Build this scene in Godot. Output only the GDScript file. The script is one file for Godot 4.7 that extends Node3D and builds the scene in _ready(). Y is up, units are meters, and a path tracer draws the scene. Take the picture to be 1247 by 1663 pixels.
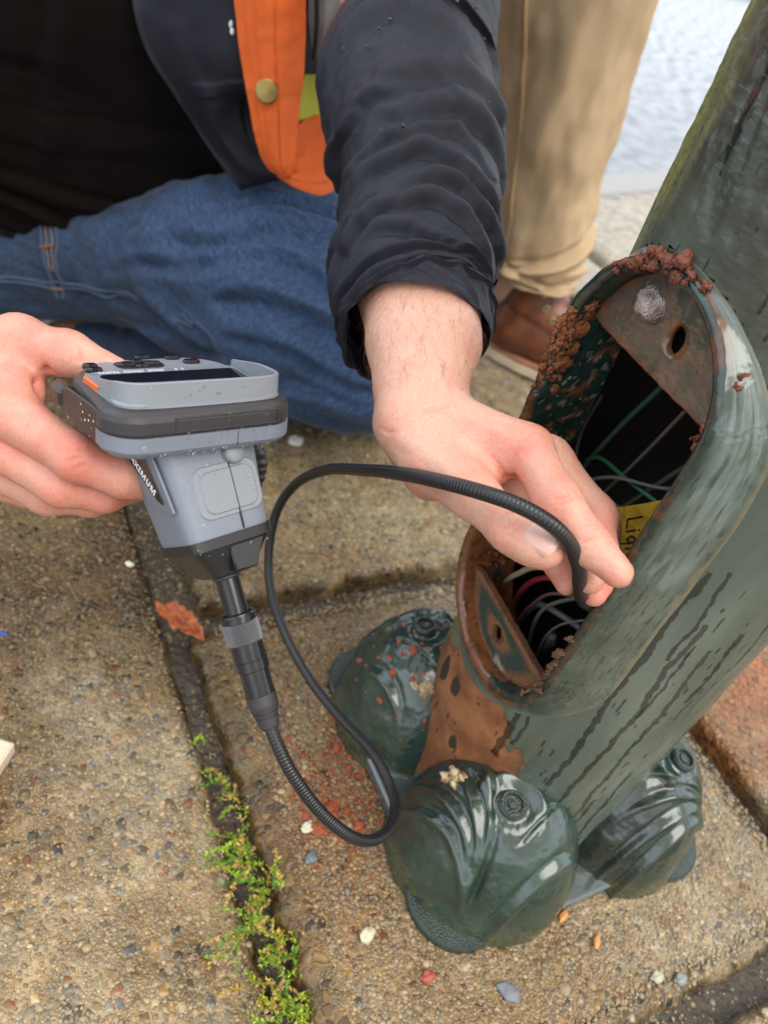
extends Node3D

const E1 := Vector3(0.6, 0.0, 0.8)
const E2 := Vector3(0.8, 0.0, -0.6)
const AX := Vector3(0.1716, 0.0, -0.4165)
const PR := 0.0928
const MA := 0.060
const MB_ := 0.146
const MH := 0.312
const MD := 0.093
const MPH := -0.995

var rng := RandomNumberGenerator.new()
var nz := FastNoiseLite.new()
var used := {}
var M := {}


func _ready() -> void:
	rng.seed = 7
	nz.seed = 11
	nz.noise_type = FastNoiseLite.TYPE_SIMPLEX_SMOOTH
	nz.frequency = 1.0
	nz.fractal_type = FastNoiseLite.FRACTAL_FBM
	nz.fractal_octaves = 3
	camera_sky()
	materials()
	build_ground()
	build_post()
	build_kneeling()
	build_standing()
	build_device()
	build_bits()


func camera_sky() -> void:
	var cam := Camera3D.new()
	cam.name = "camera"
	cam.position = Vector3(0, 0.575, 0)
	cam.basis = Basis(Vector3.RIGHT, deg_to_rad(-40.0)) * Basis(Vector3.BACK, deg_to_rad(18.8))
	cam.fov = rad_to_deg(2.0 * atan(831.5 / 1265.0))
	cam.near = 0.02
	cam.far = 900.0
	var at := CameraAttributesPhysical.new()
	at.frustum_focal_length = 6.0
	at.exposure_aperture = 1.7
	at.frustum_focus_distance = 0.42
	at.frustum_near = 0.02
	at.frustum_far = 900.0
	cam.attributes = at
	cam.fov = rad_to_deg(2.0 * atan(831.5 / 1265.0))
	add_child(cam)
	var we := WorldEnvironment.new()
	we.name = "world_environment"
	var e := Environment.new()
	e.background_mode = Environment.BG_SKY
	var sm := ProceduralSkyMaterial.new()
	sm.sky_top_color = Color(0.90, 0.945, 1.0)
	sm.sky_horizon_color = Color(0.85, 0.875, 0.90)
	sm.sky_curve = 0.3
	sm.ground_bottom_color = Color(0.35, 0.34, 0.32)
	sm.ground_horizon_color = Color(0.7, 0.7, 0.7)
	var cl := FastNoiseLite.new()
	cl.seed = 5
	cl.frequency = 0.006
	cl.fractal_octaves = 4
	var ci := cl.get_seamless_image(1024, 512)
	ci.convert(Image.FORMAT_RGBA8)
	for y in 512:
		for x in 1024:
			var a: float = ci.get_pixel(x, y).r
			ci.set_pixel(x, y, Color(0.5, 0.52, 0.55, clampf(a * 0.55 - 0.1, 0, 1) * smoothstep(0.0, 0.3, (256.0 - absf(y - 0.0)) / 256.0)))
	sm.sky_cover = ImageTexture.create_from_image(ci)
	sm.sky_cover_modulate = Color(0.55, 0.55, 0.55, 1)
	var sk := Sky.new()
	sk.sky_material = sm
	e.sky = sk
	e.tonemap_mode = Environment.TONE_MAPPER_LINEAR
	e.tonemap_exposure = 2.35
	e.sdfgi_enabled = true
	e.ssao_enabled = true
	e.ssil_enabled = true
	we.environment = e
	add_child(we)
	var sun := DirectionalLight3D.new()
	sun.name = "sun"
	sun.light_energy = 0.45
	sun.light_angular_distance = 50.0
	sun.light_color = Color(1.0, 0.98, 0.95)
	sun.shadow_enabled = true
	add_child(sun)
	sun.look_at_from_position(Vector3(1.2, 2.6, 1.0), Vector3.ZERO)


# ---------------------------------------------------------------- helpers
func numbered(n: String) -> String:
	var k: int = used.get(n, 0)
	used[n] = k + 1
	return n if k == 0 else "%s_%03d" % [n, k]


func thing(n: String, label: String, cat: String, group := "") -> Node3D:
	var o := Node3D.new()
	o.name = numbered(n)
	add_child(o)
	return tag(o, label, cat, group)


func tag(o: Node3D, label: String, cat := "", group := "", kind := "") -> Node3D:
	if label:
		o.set_meta("label", label)
	if cat:
		o.set_meta("category", cat)
	if group:
		o.set_meta("group", group)
	if kind:
		o.set_meta("kind", kind)
	return o


func put(n: String, mesh: Mesh, m: Material, parent: Node3D = null, xf := Transform3D()) -> MeshInstance3D:
	var o := MeshInstance3D.new()
	o.name = n if parent else numbered(n)
	o.mesh = mesh
	o.material_override = m
	o.transform = xf
	(parent if parent else self).add_child(o, true)
	return o


func lin(r: float, g: float, b: float) -> Color:
	return Color(r, g, b)


func mat(c: Color, rough := 0.6, metal := 0.0) -> StandardMaterial3D:
	var m := StandardMaterial3D.new()
	m.albedo_color = c.linear_to_srgb()
	m.roughness = rough
	m.metallic = metal
	return m


func vmat(rough := 0.6) -> StandardMaterial3D:
	var m := mat(Color(1, 1, 1), rough)
	m.vertex_color_use_as_albedo = true
	return m


func noise_tex(freq: float, oct: int, kind := FastNoiseLite.TYPE_SIMPLEX_SMOOTH, size := 512, sd := 1) -> NoiseTexture2D:
	var f := FastNoiseLite.new()
	f.noise_type = kind
	f.frequency = freq
	f.fractal_octaves = oct
	f.seed = sd
	var t := NoiseTexture2D.new()
	t.width = size
	t.height = size
	t.seamless = true
	t.noise = f
	return t


func bump(m: StandardMaterial3D, t: Texture2D, cm: float, tile: float, tri := true) -> StandardMaterial3D:
	m.heightmap_enabled = true
	m.heightmap_texture = t
	m.heightmap_scale = cm
	if tri:
		m.uv1_triplanar = true
		m.uv1_scale = Vector3.ONE / tile
	return m


func fin(v: PackedVector3Array, ix: PackedInt32Array, uv = null, c = null, weld := PackedInt32Array()) -> ArrayMesh:
	var n := PackedVector3Array()
	n.resize(v.size())
	for i in range(0, ix.size(), 3):
		var a := ix[i]
		var b := ix[i + 1]
		var d := ix[i + 2]
		var f := (v[d] - v[a]).cross(v[b] - v[a])
		n[a] += f
		n[b] += f
		n[d] += f
	for i in range(0, weld.size(), 2):
		var s := n[weld[i]] + n[weld[i + 1]]
		n[weld[i]] = s
		n[weld[i + 1]] = s
	for i in n.size():
		n[i] = n[i].normalized() if n[i].length_squared() > 1e-30 else Vector3.UP
	var a := []
	a.resize(Mesh.ARRAY_MAX)
	a[Mesh.ARRAY_VERTEX] = v
	a[Mesh.ARRAY_NORMAL] = n
	if uv != null:
		a[Mesh.ARRAY_TEX_UV] = uv
	if c != null:
		a[Mesh.ARRAY_COLOR] = c
	a[Mesh.ARRAY_INDEX] = ix
	var m := ArrayMesh.new()
	m.add_surface_from_arrays(Mesh.PRIMITIVE_TRIANGLES, a)
	return m


# a sheet of nu x nv points, rows one after the other; closed: first and last column coincide
func grid(nu: int, nv: int, v: PackedVector3Array, flip := false, closed := false, uv = null, c = null, keep = null) -> ArrayMesh:
	var ix := PackedInt32Array()
	for j in nv - 1:
		for i in nu - 1:
			var a := j * nu + i
			var b := a + 1
			var d := a + nu
			var e := d + 1
			if keep != null and not (keep[a] and keep[b] and keep[d] and keep[e]):
				continue
			if flip:
				ix.append_array([a, d, b, b, d, e])
			else:
				ix.append_array([a, b, d, b, e, d])
	var w := PackedInt32Array()
	if closed:
		for j in nv:
			w.append_array([j * nu, j * nu + nu - 1])
	return fin(v, ix, uv, c, w)


func spline(p: Array, n: int) -> Array:   # Catmull-Rom through arrays of floats/vectors: each entry [Vector3, float, float...]
	var out := []
	var k := p.size()
	for i in n:
		var t := float(i) / (n - 1) * (k - 1)
		var s := mini(int(t), k - 2)
		var f := t - s
		var a = p[maxi(s - 1, 0)]
		var b = p[s]
		var c = p[s + 1]
		var d = p[mini(s + 2, k - 1)]
		var row := []
		for q in b.size():
			row.append(0.5 * (2.0 * b[q] + (c[q] - a[q]) * f + (2.0 * a[q] - 5.0 * b[q] + 4.0 * c[q] - d[q]) * f * f + (3.0 * b[q] - a[q] - 3.0 * c[q] + d[q]) * f * f * f))
		out.append(row)
	return out


# round tube along rows [centre, radius]
func tube(rows: Array, seg := 12, col = null) -> ArrayMesh:
	var v := PackedVector3Array()
	var uv := PackedVector2Array()
	var c := PackedColorArray()
	var n := rows.size()
	var t0: Vector3 = (rows[1][0] - rows[0][0]).normalized()
	var s := t0.cross(Vector3(0.31, 0.9, 0.2)).normalized()
	var run := 0.0
	for i in n:
		var t: Vector3 = (rows[mini(i + 1, n - 1)][0] - rows[maxi(i - 1, 0)][0]).normalized()
		s = (s - t * s.dot(t)).normalized()
		var b := t.cross(s)
		if i > 0:
			run += (rows[i][0] - rows[i - 1][0]).length()
		for k in seg + 1:
			var an := TAU * k / seg
			v.append(rows[i][0] + (s * cos(an) + b * sin(an)) * rows[i][1])
			uv.append(Vector2(float(k) / seg, run))
			c.append(col if col != null else Color(1, 1, 1))
	return grid(seg + 1, n, v, true, true, uv, c)


func capped(rows: Array) -> Array:
	var r := rows.duplicate()
	var n := r.size()
	var a: Vector3 = (r[0][0] - r[1][0]).normalized()
	var b: Vector3 = (r[n - 1][0] - r[n - 2][0]).normalized()
	r.push_front([r[0][0] + a * r[0][1] * 0.25, r[0][1] * 0.75])
	r.push_front([r[0][0] + a * r[0][1] * 0.1, 0.00001])
	r.push_back([r[-1][0] + b * r[-1][1] * 0.25, r[-1][1] * 0.75])
	r.push_back([r[-1][0] + b * r[-1][1] * 0.1, 0.00001])
	return r


# elliptic limb or garment along rows [centre, half width, half depth]; look: roughly the direction of the depth axis
func limb(rows: Array, look: Vector3, seg: int, disp = null, col = null, power := 2.0, t0 := 0.0, t1 := TAU) -> ArrayMesh:
	var v := PackedVector3Array()
	var uv := PackedVector2Array()
	var c := PackedColorArray()
	var n := rows.size()
	var run := 0.0
	var whole := t1 - t0 > TAU - 0.01
	for i in n:
		var t: Vector3 = (rows[mini(i + 1, n - 1)][0] - rows[maxi(i - 1, 0)][0]).normalized()
		var s := t.cross(look).normalized()
		var b := s.cross(t)
		if i > 0:
			run += (rows[i][0] - rows[i - 1][0]).length()
		for k in seg + 1:
			var an := t0 + (t1 - t0) * k / seg
			var ca := cos(an)
			var sa := sin(an)
			var cc := signf(ca) * pow(absf(ca), 2.0 / power)
			var ss := signf(sa) * pow(absf(sa), 2.0 / power)
			var p: Vector3 = rows[i][0] + s * cc * rows[i][1] + b * ss * rows[i][2]
			var u := float(i) / (n - 1)
			if disp != null:
				p += (s * ca + b * sa) * disp.call(u, an, p)
			v.append(p)
			uv.append(Vector2(an * (rows[i][1] + rows[i][2]) * 0.5, run))
			c.append(col.call(u, an, p) if col != null else Color(1, 1, 1))
	return grid(seg + 1, n, v, false, whole, uv, c)


# prism: outline in x,z; layers of [inset, y]; hard edges between layers, smooth around; ends closed
func prism(o: PackedVector2Array, layers: Array, taper := Vector2.ONE) -> ArrayMesh:
	var n := o.size()
	var off := PackedVector2Array()
	for i in n:
		var t := (o[(i + 1) % n] - o[(i + n - 1) % n]).normalized()
		off.append(Vector2(t.y, -t.x))
	var area := 0.0
	for i in n:
		area += o[i].cross(o[(i + 1) % n])
	var sg := 1.0 if area > 0 else -1.0
	var v := PackedVector3Array()
	var ix := PackedInt32Array()
	var w := PackedInt32Array()
	var ring := func(l, i): return Vector3(o[i].x - sg * off[i].x * l[0], l[1], o[i].y - sg * off[i].y * l[0])
	for j in layers.size() - 1:
		var b := v.size()
		for i in n:
			v.append(ring.call(layers[j], i))
			v.append(ring.call(layers[j + 1], i))
		for i in n:
			var a := b + 2 * i
			var c := b + 2 * ((i + 1) % n)
			if area > 0:
				ix.append_array([a, c, a + 1, c, c + 1, a + 1])
			else:
				ix.append_array([a, a + 1, c, c, a + 1, c + 1])
	var tri := Geometry2D.triangulate_polygon(o)
	for e in 2:
		var b := v.size()
		for i in n:
			v.append(ring.call(layers[0 if e == 0 else layers.size() - 1], i))
		for k in range(0, tri.size(), 3):
			var q0: Vector2 = o[tri[k]]
			var cw: bool = (o[tri[k + 1]] - q0).cross(o[tri[k + 2]] - q0) > 0
			if cw == (e == 1):
				ix.append_array([b + tri[k], b + tri[k + 1], b + tri[k + 2]])
			else:
				ix.append_array([b + tri[k], b + tri[k + 2], b + tri[k + 1]])
	return fin(v, ix, null, null, w)


func rrect(x0: float, x1: float, z0: float, z1: float, r: float, seg := 6) -> PackedVector2Array:
	var o := PackedVector2Array()
	var cs := [Vector2(x1 - r, z1 - r), Vector2(x0 + r, z1 - r), Vector2(x0 + r, z0 + r), Vector2(x1 - r, z0 + r)]
	for q in 4:
		for i in seg + 1:
			var a := PI / 2 * (q + float(i) / seg)
			o.append(cs[q] + Vector2(cos(a), sin(a)) * r)
	return o


func box(x: float, y: float, z: float, bev := 0.001) -> ArrayMesh:
	var o := rrect(-x / 2, x / 2, -z / 2, z / 2, minf(bev, minf(x, z) * 0.49), 2)
	return prism(o, [[bev, -y / 2], [0, -y / 2 + bev], [0, y / 2 - bev], [bev, y / 2]])


func lathe(pr: Array, seg := 32, hard := true) -> ArrayMesh:   # rows [radius, y] from the bottom upwards, about y
	var v := PackedVector3Array()
	var ix := PackedInt32Array()
	var w := PackedInt32Array()
	for j in pr.size() - 1:
		var b := v.size()
		for k in seg + 1:
			var a := TAU * k / seg
			for e in 2:
				v.append(Vector3(cos(a) * pr[j + e][0], pr[j + e][1], sin(a) * pr[j + e][0]))
		for k in seg:
			var a := b + 2 * k
			ix.append_array([a, a + 2, a + 1, a + 2, a + 3, a + 1])
		w.append_array([b, b + 2 * seg, b + 1, b + 2 * seg + 1])
		if not hard and j > 0:
			for k in seg + 1:
				w.append_array([b + 2 * k, b - 2 * (seg + 1) + 2 * k + 1])
	return fin(v, ix, null, null, w)


# rough lump: icosphere pushed about by noise
func lump(at: Vector3, r: Vector3, sd: float, rough := 0.35, seg := 10, turn := 0.0) -> Array:
	var v := PackedVector3Array()
	var ix := PackedInt32Array()
	var bs := Basis(Vector3(0.3, 0.9, 0.2).normalized(), turn)
	for j in seg + 1:
		for i in seg * 2 + 1:
			var a := TAU * (i % (seg * 2)) / (seg * 2)
			var b := PI * j / seg
			var d := Vector3(cos(a) * sin(b), cos(b), sin(a) * sin(b))
			var q := 1.0 + rough * nz.get_noise_3dv(d * 0.9 + Vector3.ONE * sd * 3.7) * 2.0
			v.append(at + bs * (d * r * q))
	var w := seg * 2 + 1
	for j in seg:
		for i in seg * 2:
			var a := j * w + i
			ix.append_array([a, a + w, a + 1, a + 1, a + w, a + w + 1])
	return [v, ix]


func lumps(list: Array, col: Callable) -> ArrayMesh:
	var v := PackedVector3Array()
	var ix := PackedInt32Array()
	var c := PackedColorArray()
	for l in list:
		var b := v.size()
		v.append_array(l[0])
		for i in l[1]:
			ix.append(i + b)
	for p in v:
		c.append(col.call(p))
	return fin(v, ix, null, c)


# smooth union of tapered capsules as surface nets. groups: arrays of bones [a, b, ra, rb]; group 0 blends with every other, the others only with group 0
func nets(groups: Array, cell: float, k: float) -> Array:
	var lo := Vector3.ONE * 1e9
	var hi := -lo
	for g in groups:
		for b in g:
			var r: float = maxf(b[2], b[3]) + 3.0 * cell + k * 2.0
			lo = lo.min(b[0] - Vector3.ONE * r).min(b[1] - Vector3.ONE * r)
			hi = hi.max(b[0] + Vector3.ONE * r).max(b[1] + Vector3.ONE * r)
	var nx := int((hi.x - lo.x) / cell) + 2
	var ny := int((hi.y - lo.y) / cell) + 2
	var nn := int((hi.z - lo.z) / cell) + 2
	var sy := nx
	var sz := nx * ny
	var base := PackedFloat32Array()
	base.resize(sz * nn)
	var most := PackedFloat32Array()
	most.resize(sz * nn)
	for gi in groups.size():
		var acc := PackedFloat32Array()
		acc.resize(sz * nn)
		var g: Array = groups[gi]
		var glo := Vector3i(nx, ny, nn)
		var ghi := Vector3i.ZERO
		for b in g:
			var a: Vector3 = b[0]
			var ba: Vector3 = b[1] - a
			var bb := maxf(ba.length_squared(), 1e-12)
			var ra: float = b[2]
			var dr: float = b[3] - ra
			var cut := 4.0 * k + 2.0 * cell
			var r: float = maxf(b[2], b[3]) + cut
			var p0 := ((a.min(b[1]) - Vector3.ONE * r - lo) / cell).floor().max(Vector3.ZERO)
			var p1 := ((a.max(b[1]) + Vector3.ONE * r - lo) / cell).ceil().min(Vector3(nx - 1, ny - 1, nn - 1))
			glo = glo.min(Vector3i(p0))
			ghi = ghi.max(Vector3i(p1))
			for z in range(int(p0.z), int(p1.z) + 1):
				for y in range(int(p0.y), int(p1.y) + 1):
					var q := z * sz + y * sy
					for x in range(int(p0.x), int(p1.x) + 1):
						var pa := lo + Vector3(x, y, z) * cell - a
						var h := clampf(pa.dot(ba) / bb, 0.0, 1.0)
						var d := (pa - ba * h).length() - ra - dr * h
						if d < cut:
							acc[q + x] += exp(-d / k)
		if gi == 0:
			base = acc
		else:
			for z in range(glo.z, ghi.z + 1):
				for y in range(glo.y, ghi.y + 1):
					var q := z * sz + y * sy
					for x in range(glo.x, ghi.x + 1):
						if acc[q + x] > most[q + x]:
							most[q + x] = acc[q + x]
	var sg := PackedByteArray()
	sg.resize(sz * nn)
	for i in sz * nn:
		var s := base[i] + most[i]
		if s > 1.0:
			sg[i] = 1
		base[i] = -k * log(s) if s > 1e-9 else k * 20.0
	var id := PackedInt32Array()
	id.resize(sz * nn)
	var v := PackedVector3Array()
	var cells := PackedInt32Array()
	var co := [0, 1, sy, sy + 1, sz, sz + 1, sz + sy, sz + sy + 1]
	var ed := [[0, 1], [2, 3], [4, 5], [6, 7], [0, 2], [1, 3], [4, 6], [5, 7], [0, 4], [1, 5], [2, 6], [3, 7]]
	for z in nn - 1:
		for y in ny - 1:
			var q := z * sz + y * sy
			for x in nx - 1:
				var i := q + x
				var s := sg[i] + sg[i + 1] + sg[i + sy] + sg[i + sy + 1]
				var i2 := i + sz
				s += sg[i2] + sg[i2 + 1] + sg[i2 + sy] + sg[i2 + sy + 1]
				if s == 0 or s == 8:
					continue
				var sum := Vector3.ZERO
				var cnt := 0
				for e in ed:
					var a: int = e[0]
					var b: int = e[1]
					var fa := base[i + co[a]]
					var fb := base[i + co[b]]
					if (fa < 0.0) != (fb < 0.0):
						var t := fa / (fa - fb)
						var pa := Vector3(a & 1, (a >> 1) & 1, a >> 2)
						var pb := Vector3(b & 1, (b >> 1) & 1, b >> 2)
						sum += pa.lerp(pb, t)
						cnt += 1
				id[i] = v.size() + 1
				cells.append(i)
				v.append(lo + (Vector3(x, y, z) + sum / maxi(cnt, 1)) * cell)
	var ix := PackedInt32Array()
	for i in cells:
		for ax in 3:
			var st: int = [1, sy, sz][ax]
			var u: int = [sy, sz, 1][ax]
			var w: int = [sz, 1, sy][ax]
			if sg[i] == sg[i + st]:
				continue
			if i - u - w < 0:
				continue
			var a := id[i] - 1
			var b := id[i - u] - 1
			var c := id[i - u - w] - 1
			var d := id[i - w] - 1
			if mini(mini(a, b), mini(c, d)) < 0:
				continue
			if sg[i]:
				ix.append_array([a, c, b, a, d, c])
			else:
				ix.append_array([a, b, c, a, c, d])
	return [v, ix]


func vnormals(v: PackedVector3Array, ix: PackedInt32Array) -> PackedVector3Array:
	var n := PackedVector3Array()
	n.resize(v.size())
	for i in range(0, ix.size(), 3):
		var f := (v[ix[i + 2]] - v[ix[i]]).cross(v[ix[i + 1]] - v[ix[i]])
		n[ix[i]] += f
		n[ix[i + 1]] += f
		n[ix[i + 2]] += f
	for i in n.size():
		n[i] = n[i].normalized()
	return n


func relax(v: PackedVector3Array, ix: PackedInt32Array, times: int, w := 0.5) -> void:
	for t in times:
		var s := PackedVector3Array()
		s.resize(v.size())
		var n := PackedFloat32Array()
		n.resize(v.size())
		for i in range(0, ix.size(), 3):
			for e in 3:
				var a := ix[i + e]
				var b := ix[i + (e + 1) % 3]
				s[a] += v[b]
				n[a] += 1
				s[b] += v[a]
				n[b] += 1
		for i in v.size():
			if n[i] > 0:
				v[i] = v[i].lerp(s[i] / n[i], w)


# ---------------------------------------------------------------- materials
func seamless(kind: int, freq: float, size: int, sd: int, ret := -1, oct := 1) -> PackedByteArray:
	var f := FastNoiseLite.new()
	f.noise_type = kind
	f.frequency = freq
	f.seed = sd
	f.fractal_octaves = oct
	f.fractal_type = FastNoiseLite.FRACTAL_FBM if oct > 1 else FastNoiseLite.FRACTAL_NONE
	if ret >= 0:
		f.cellular_return_type = ret
		f.cellular_jitter = 1.0
	return f.get_seamless_image(size, size, false, false, 0.08).get_data()


var stone_palette: Array = [Color(0.30, 0.225, 0.12), Color(0.25, 0.185, 0.10), Color(0.38, 0.295, 0.17), Color(0.20, 0.155, 0.09), Color(0.33, 0.25, 0.14), Color(0.46, 0.38, 0.25), Color(0.20, 0.19, 0.16), Color(0.34, 0.30, 0.22),
	Color(0.14, 0.155, 0.165), Color(0.28, 0.20, 0.11), Color(0.15, 0.12, 0.08), Color(0.10, 0.095, 0.085), Color(0.42, 0.33, 0.19), Color(0.26, 0.24, 0.19), Color(0.24, 0.115, 0.06), Color(0.36, 0.24, 0.10)]


func concrete() -> StandardMaterial3D:
	var n := 1024
	var v1 := seamless(FastNoiseLite.TYPE_CELLULAR, 0.062, n, 3, FastNoiseLite.RETURN_CELL_VALUE)
	var d1 := seamless(FastNoiseLite.TYPE_CELLULAR, 0.062, n, 3, FastNoiseLite.RETURN_DISTANCE2_SUB)
	var v2 := seamless(FastNoiseLite.TYPE_CELLULAR, 0.17, n, 8, FastNoiseLite.RETURN_CELL_VALUE)
	var d2 := seamless(FastNoiseLite.TYPE_CELLULAR, 0.17, n, 8, FastNoiseLite.RETURN_DISTANCE2_SUB)
	var fb := seamless(FastNoiseLite.TYPE_SIMPLEX_SMOOTH, 0.012, n, 5, -1, 5)
	var pal := PackedByteArray()
	var r := RandomNumberGenerator.new()
	r.seed = 4
	for i in 256:
		var c: Color = stone_palette[r.randi() % stone_palette.size()]
		c = (c * r.randf_range(0.75, 1.2)).linear_to_srgb()
		pal.append_array([int(clampf(c.r, 0, 1) * 255), int(clampf(c.g, 0, 1) * 255), int(clampf(c.b, 0, 1) * 255)])
	var mort := Color(0.26, 0.205, 0.13).linear_to_srgb()
	var mr := mort.r * 255.0
	var mg := mort.g * 255.0
	var mb := mort.b * 255.0
	var rgb := PackedByteArray()
	rgb.resize(n * n * 3)
	var hh := PackedByteArray()
	hh.resize(n * n)
	for i in n * n:
		var f := 0.72 + fb[i] * 0.0022
		var a := v1[i]
		var o := i * 3
		if a > 95 and d1[i] > 46:
			var q := a * 3
			var s := 0.93 + (fb[i] - 128) * 0.001
			rgb[o] = int(minf(pal[q] * s, 255))
			rgb[o + 1] = int(minf(pal[q + 1] * s, 255))
			rgb[o + 2] = int(minf(pal[q + 2] * s, 255))
			hh[i] = mini(90 + d1[i], 255)
		elif v2[i] > 70 and d2[i] > 40:
			var q := v2[i] * 3
			rgb[o] = int(pal[q] * 0.62 + mr * 0.38 * f)
			rgb[o + 1] = int(pal[q + 1] * 0.62 + mg * 0.38 * f)
			rgb[o + 2] = int(pal[q + 2] * 0.62 + mb * 0.38 * f)
			hh[i] = mini(50 + d2[i] / 2, 255)
		else:
			rgb[o] = int(minf(mr * f, 255))
			rgb[o + 1] = int(minf(mg * f, 255))
			rgb[o + 2] = int(minf(mb * f, 255))
			hh[i] = int(fb[i] * 0.25)
	var m := vmat(0.5)
	m.albedo_texture = ImageTexture.create_from_image(Image.create_from_data(n, n, false, Image.FORMAT_RGB8, rgb))
	m.heightmap_enabled = true
	m.heightmap_texture = ImageTexture.create_from_image(Image.create_from_data(n, n, false, Image.FORMAT_L8, hh))
	m.heightmap_scale = 0.16
	m.roughness_texture = noise_tex(0.008, 4, FastNoiseLite.TYPE_SIMPLEX_SMOOTH, 512, 9)
	m.roughness = 0.5
	return m


func materials() -> void:
	M.concrete = concrete()
	M.soil = bump(mat(Color(0.055, 0.043, 0.030), 0.6), noise_tex(0.05, 5), 0.35, 0.3)
	M.stone = vmat(0.42)
	var rd := mat(Color(0.085, 0.09, 0.10), 0.16)
	rd.metallic_specular = 0.7
	rd.uv1_triplanar = true
	rd.uv1_scale = Vector3.ONE / 1.1
	var rt := noise_tex(0.014, 5)
	var rg := Gradient.new()
	rg.colors = PackedColorArray([Color(0.45, 0.45, 0.46), Color(1, 1, 1)])
	rg.offsets = PackedFloat32Array([0.3, 0.7])
	rt.color_ramp = rg
	rd.albedo_texture = rt
	rd.roughness_texture = noise_tex(0.02, 2, FastNoiseLite.TYPE_SIMPLEX_SMOOTH, 512, 3)
	rd.roughness = 0.42
	M.road = rd


# height of the slab tops
func top_y(q: float, p: float) -> float:
	return nz.get_noise_2d(q * 9.0, p * 9.0) * 0.0022 + nz.get_noise_2d(q * 70.0 + 9.0, p * 70.0) * 0.0009


func gnd(q: float, p: float, y := 0.0) -> Vector3:
	return E2 * q + E1 * p + Vector3(0, y, 0)


func blot(x: float, z: float, cx: float, cz: float, rx: float, rz: float) -> float:
	var d := Vector2((x - cx) / rx, (z - cz) / rz).length()
	return clampf(1.0 - d + 0.45 * nz.get_noise_2d(x * 22.0 + cx * 50.0, z * 22.0), 0.0, 1.0)


func ground_tint(w: Vector3) -> Color:
	var n1 := nz.get_noise_2d(w.x * 4.0, w.z * 4.0 + 3.0)
	var n2 := nz.get_noise_2d(w.x * 17.0 + 5.0, w.z * 17.0)
	var c := Color(0.95, 0.93, 0.90)
	var brown := Color(0.56, 0.455, 0.29)
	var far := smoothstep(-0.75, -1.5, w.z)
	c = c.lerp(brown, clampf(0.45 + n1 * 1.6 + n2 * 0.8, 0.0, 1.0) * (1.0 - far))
	c = c.lerp(Color(1.30, 1.31, 1.36), far)  # distant paving painted bluish white for the sky reflected in it
	return c


func slab(n: String, q0: float, q1: float, p0: float, p1: float, y: float, cell: float, tint: Callable, bev := 0.009, drop := 0.007) -> MeshInstance3D:
	var nu := int((q1 - q0) / cell) + 3
	var nv := int((p1 - p0) / cell) + 3
	var v := PackedVector3Array()
	var uv := PackedVector2Array()
	var c := PackedColorArray()
	var keep := PackedByteArray()
	for j in nv:
		for i in nu:
			var fi := clampf((i - 1.0) / (nu - 3), 0, 1)
			var fj := clampf((j - 1.0) / (nv - 3), 0, 1)
			var q := lerpf(q0, q1, fi)
			var p := lerpf(p0, p1, fj)
			var e := minf(minf(q - q0, q1 - q), minf(p - p0, p1 - p))
			var hgt := y + top_y(q, p) - drop * pow(clampf(1.0 - e / bev, 0, 1), 2.0)
			if i == 0 or j == 0 or i == nu - 1 or j == nv - 1:
				hgt = y - 0.06
			var j1 := clampf(1.0 - e / 0.03, 0, 1)
			q += nz.get_noise_2d(p * 30.0, q0 * 7.0 + 2.0) * 0.006 * j1
			p += nz.get_noise_2d(q * 30.0, p0 * 7.0 + 4.0) * 0.006 * j1
			var w := gnd(q, p, hgt)
			v.append(w)
			keep.append(1 if (w - Vector3(0.245, 0, -2.46)).dot(Vector3(-0.806, 0, -0.592)) < -0.16 else 0)
			var sk := Vector2(-1.0 if i == 0 else (1.0 if i == nu - 1 else 0.0), -1.0 if j == 0 else (1.0 if j == nv - 1 else 0.0)) * 0.05
			uv.append((Vector2(q, p) + sk) / 0.46)
			var k: Color = tint.call(w)
			k = k * (1.0 - 0.45 * clampf(1.0 - e / 0.012, 0, 1) * clampf(0.6 + 2.0 * nz.get_noise_2d(q * 25.0, p * 25.0), 0, 1))
			c.append(k)
	var o := put(n, grid(nu, nv, v, false, false, uv, c, keep), M.concrete)
	o.set_meta("kind", "structure")
	return o


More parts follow.
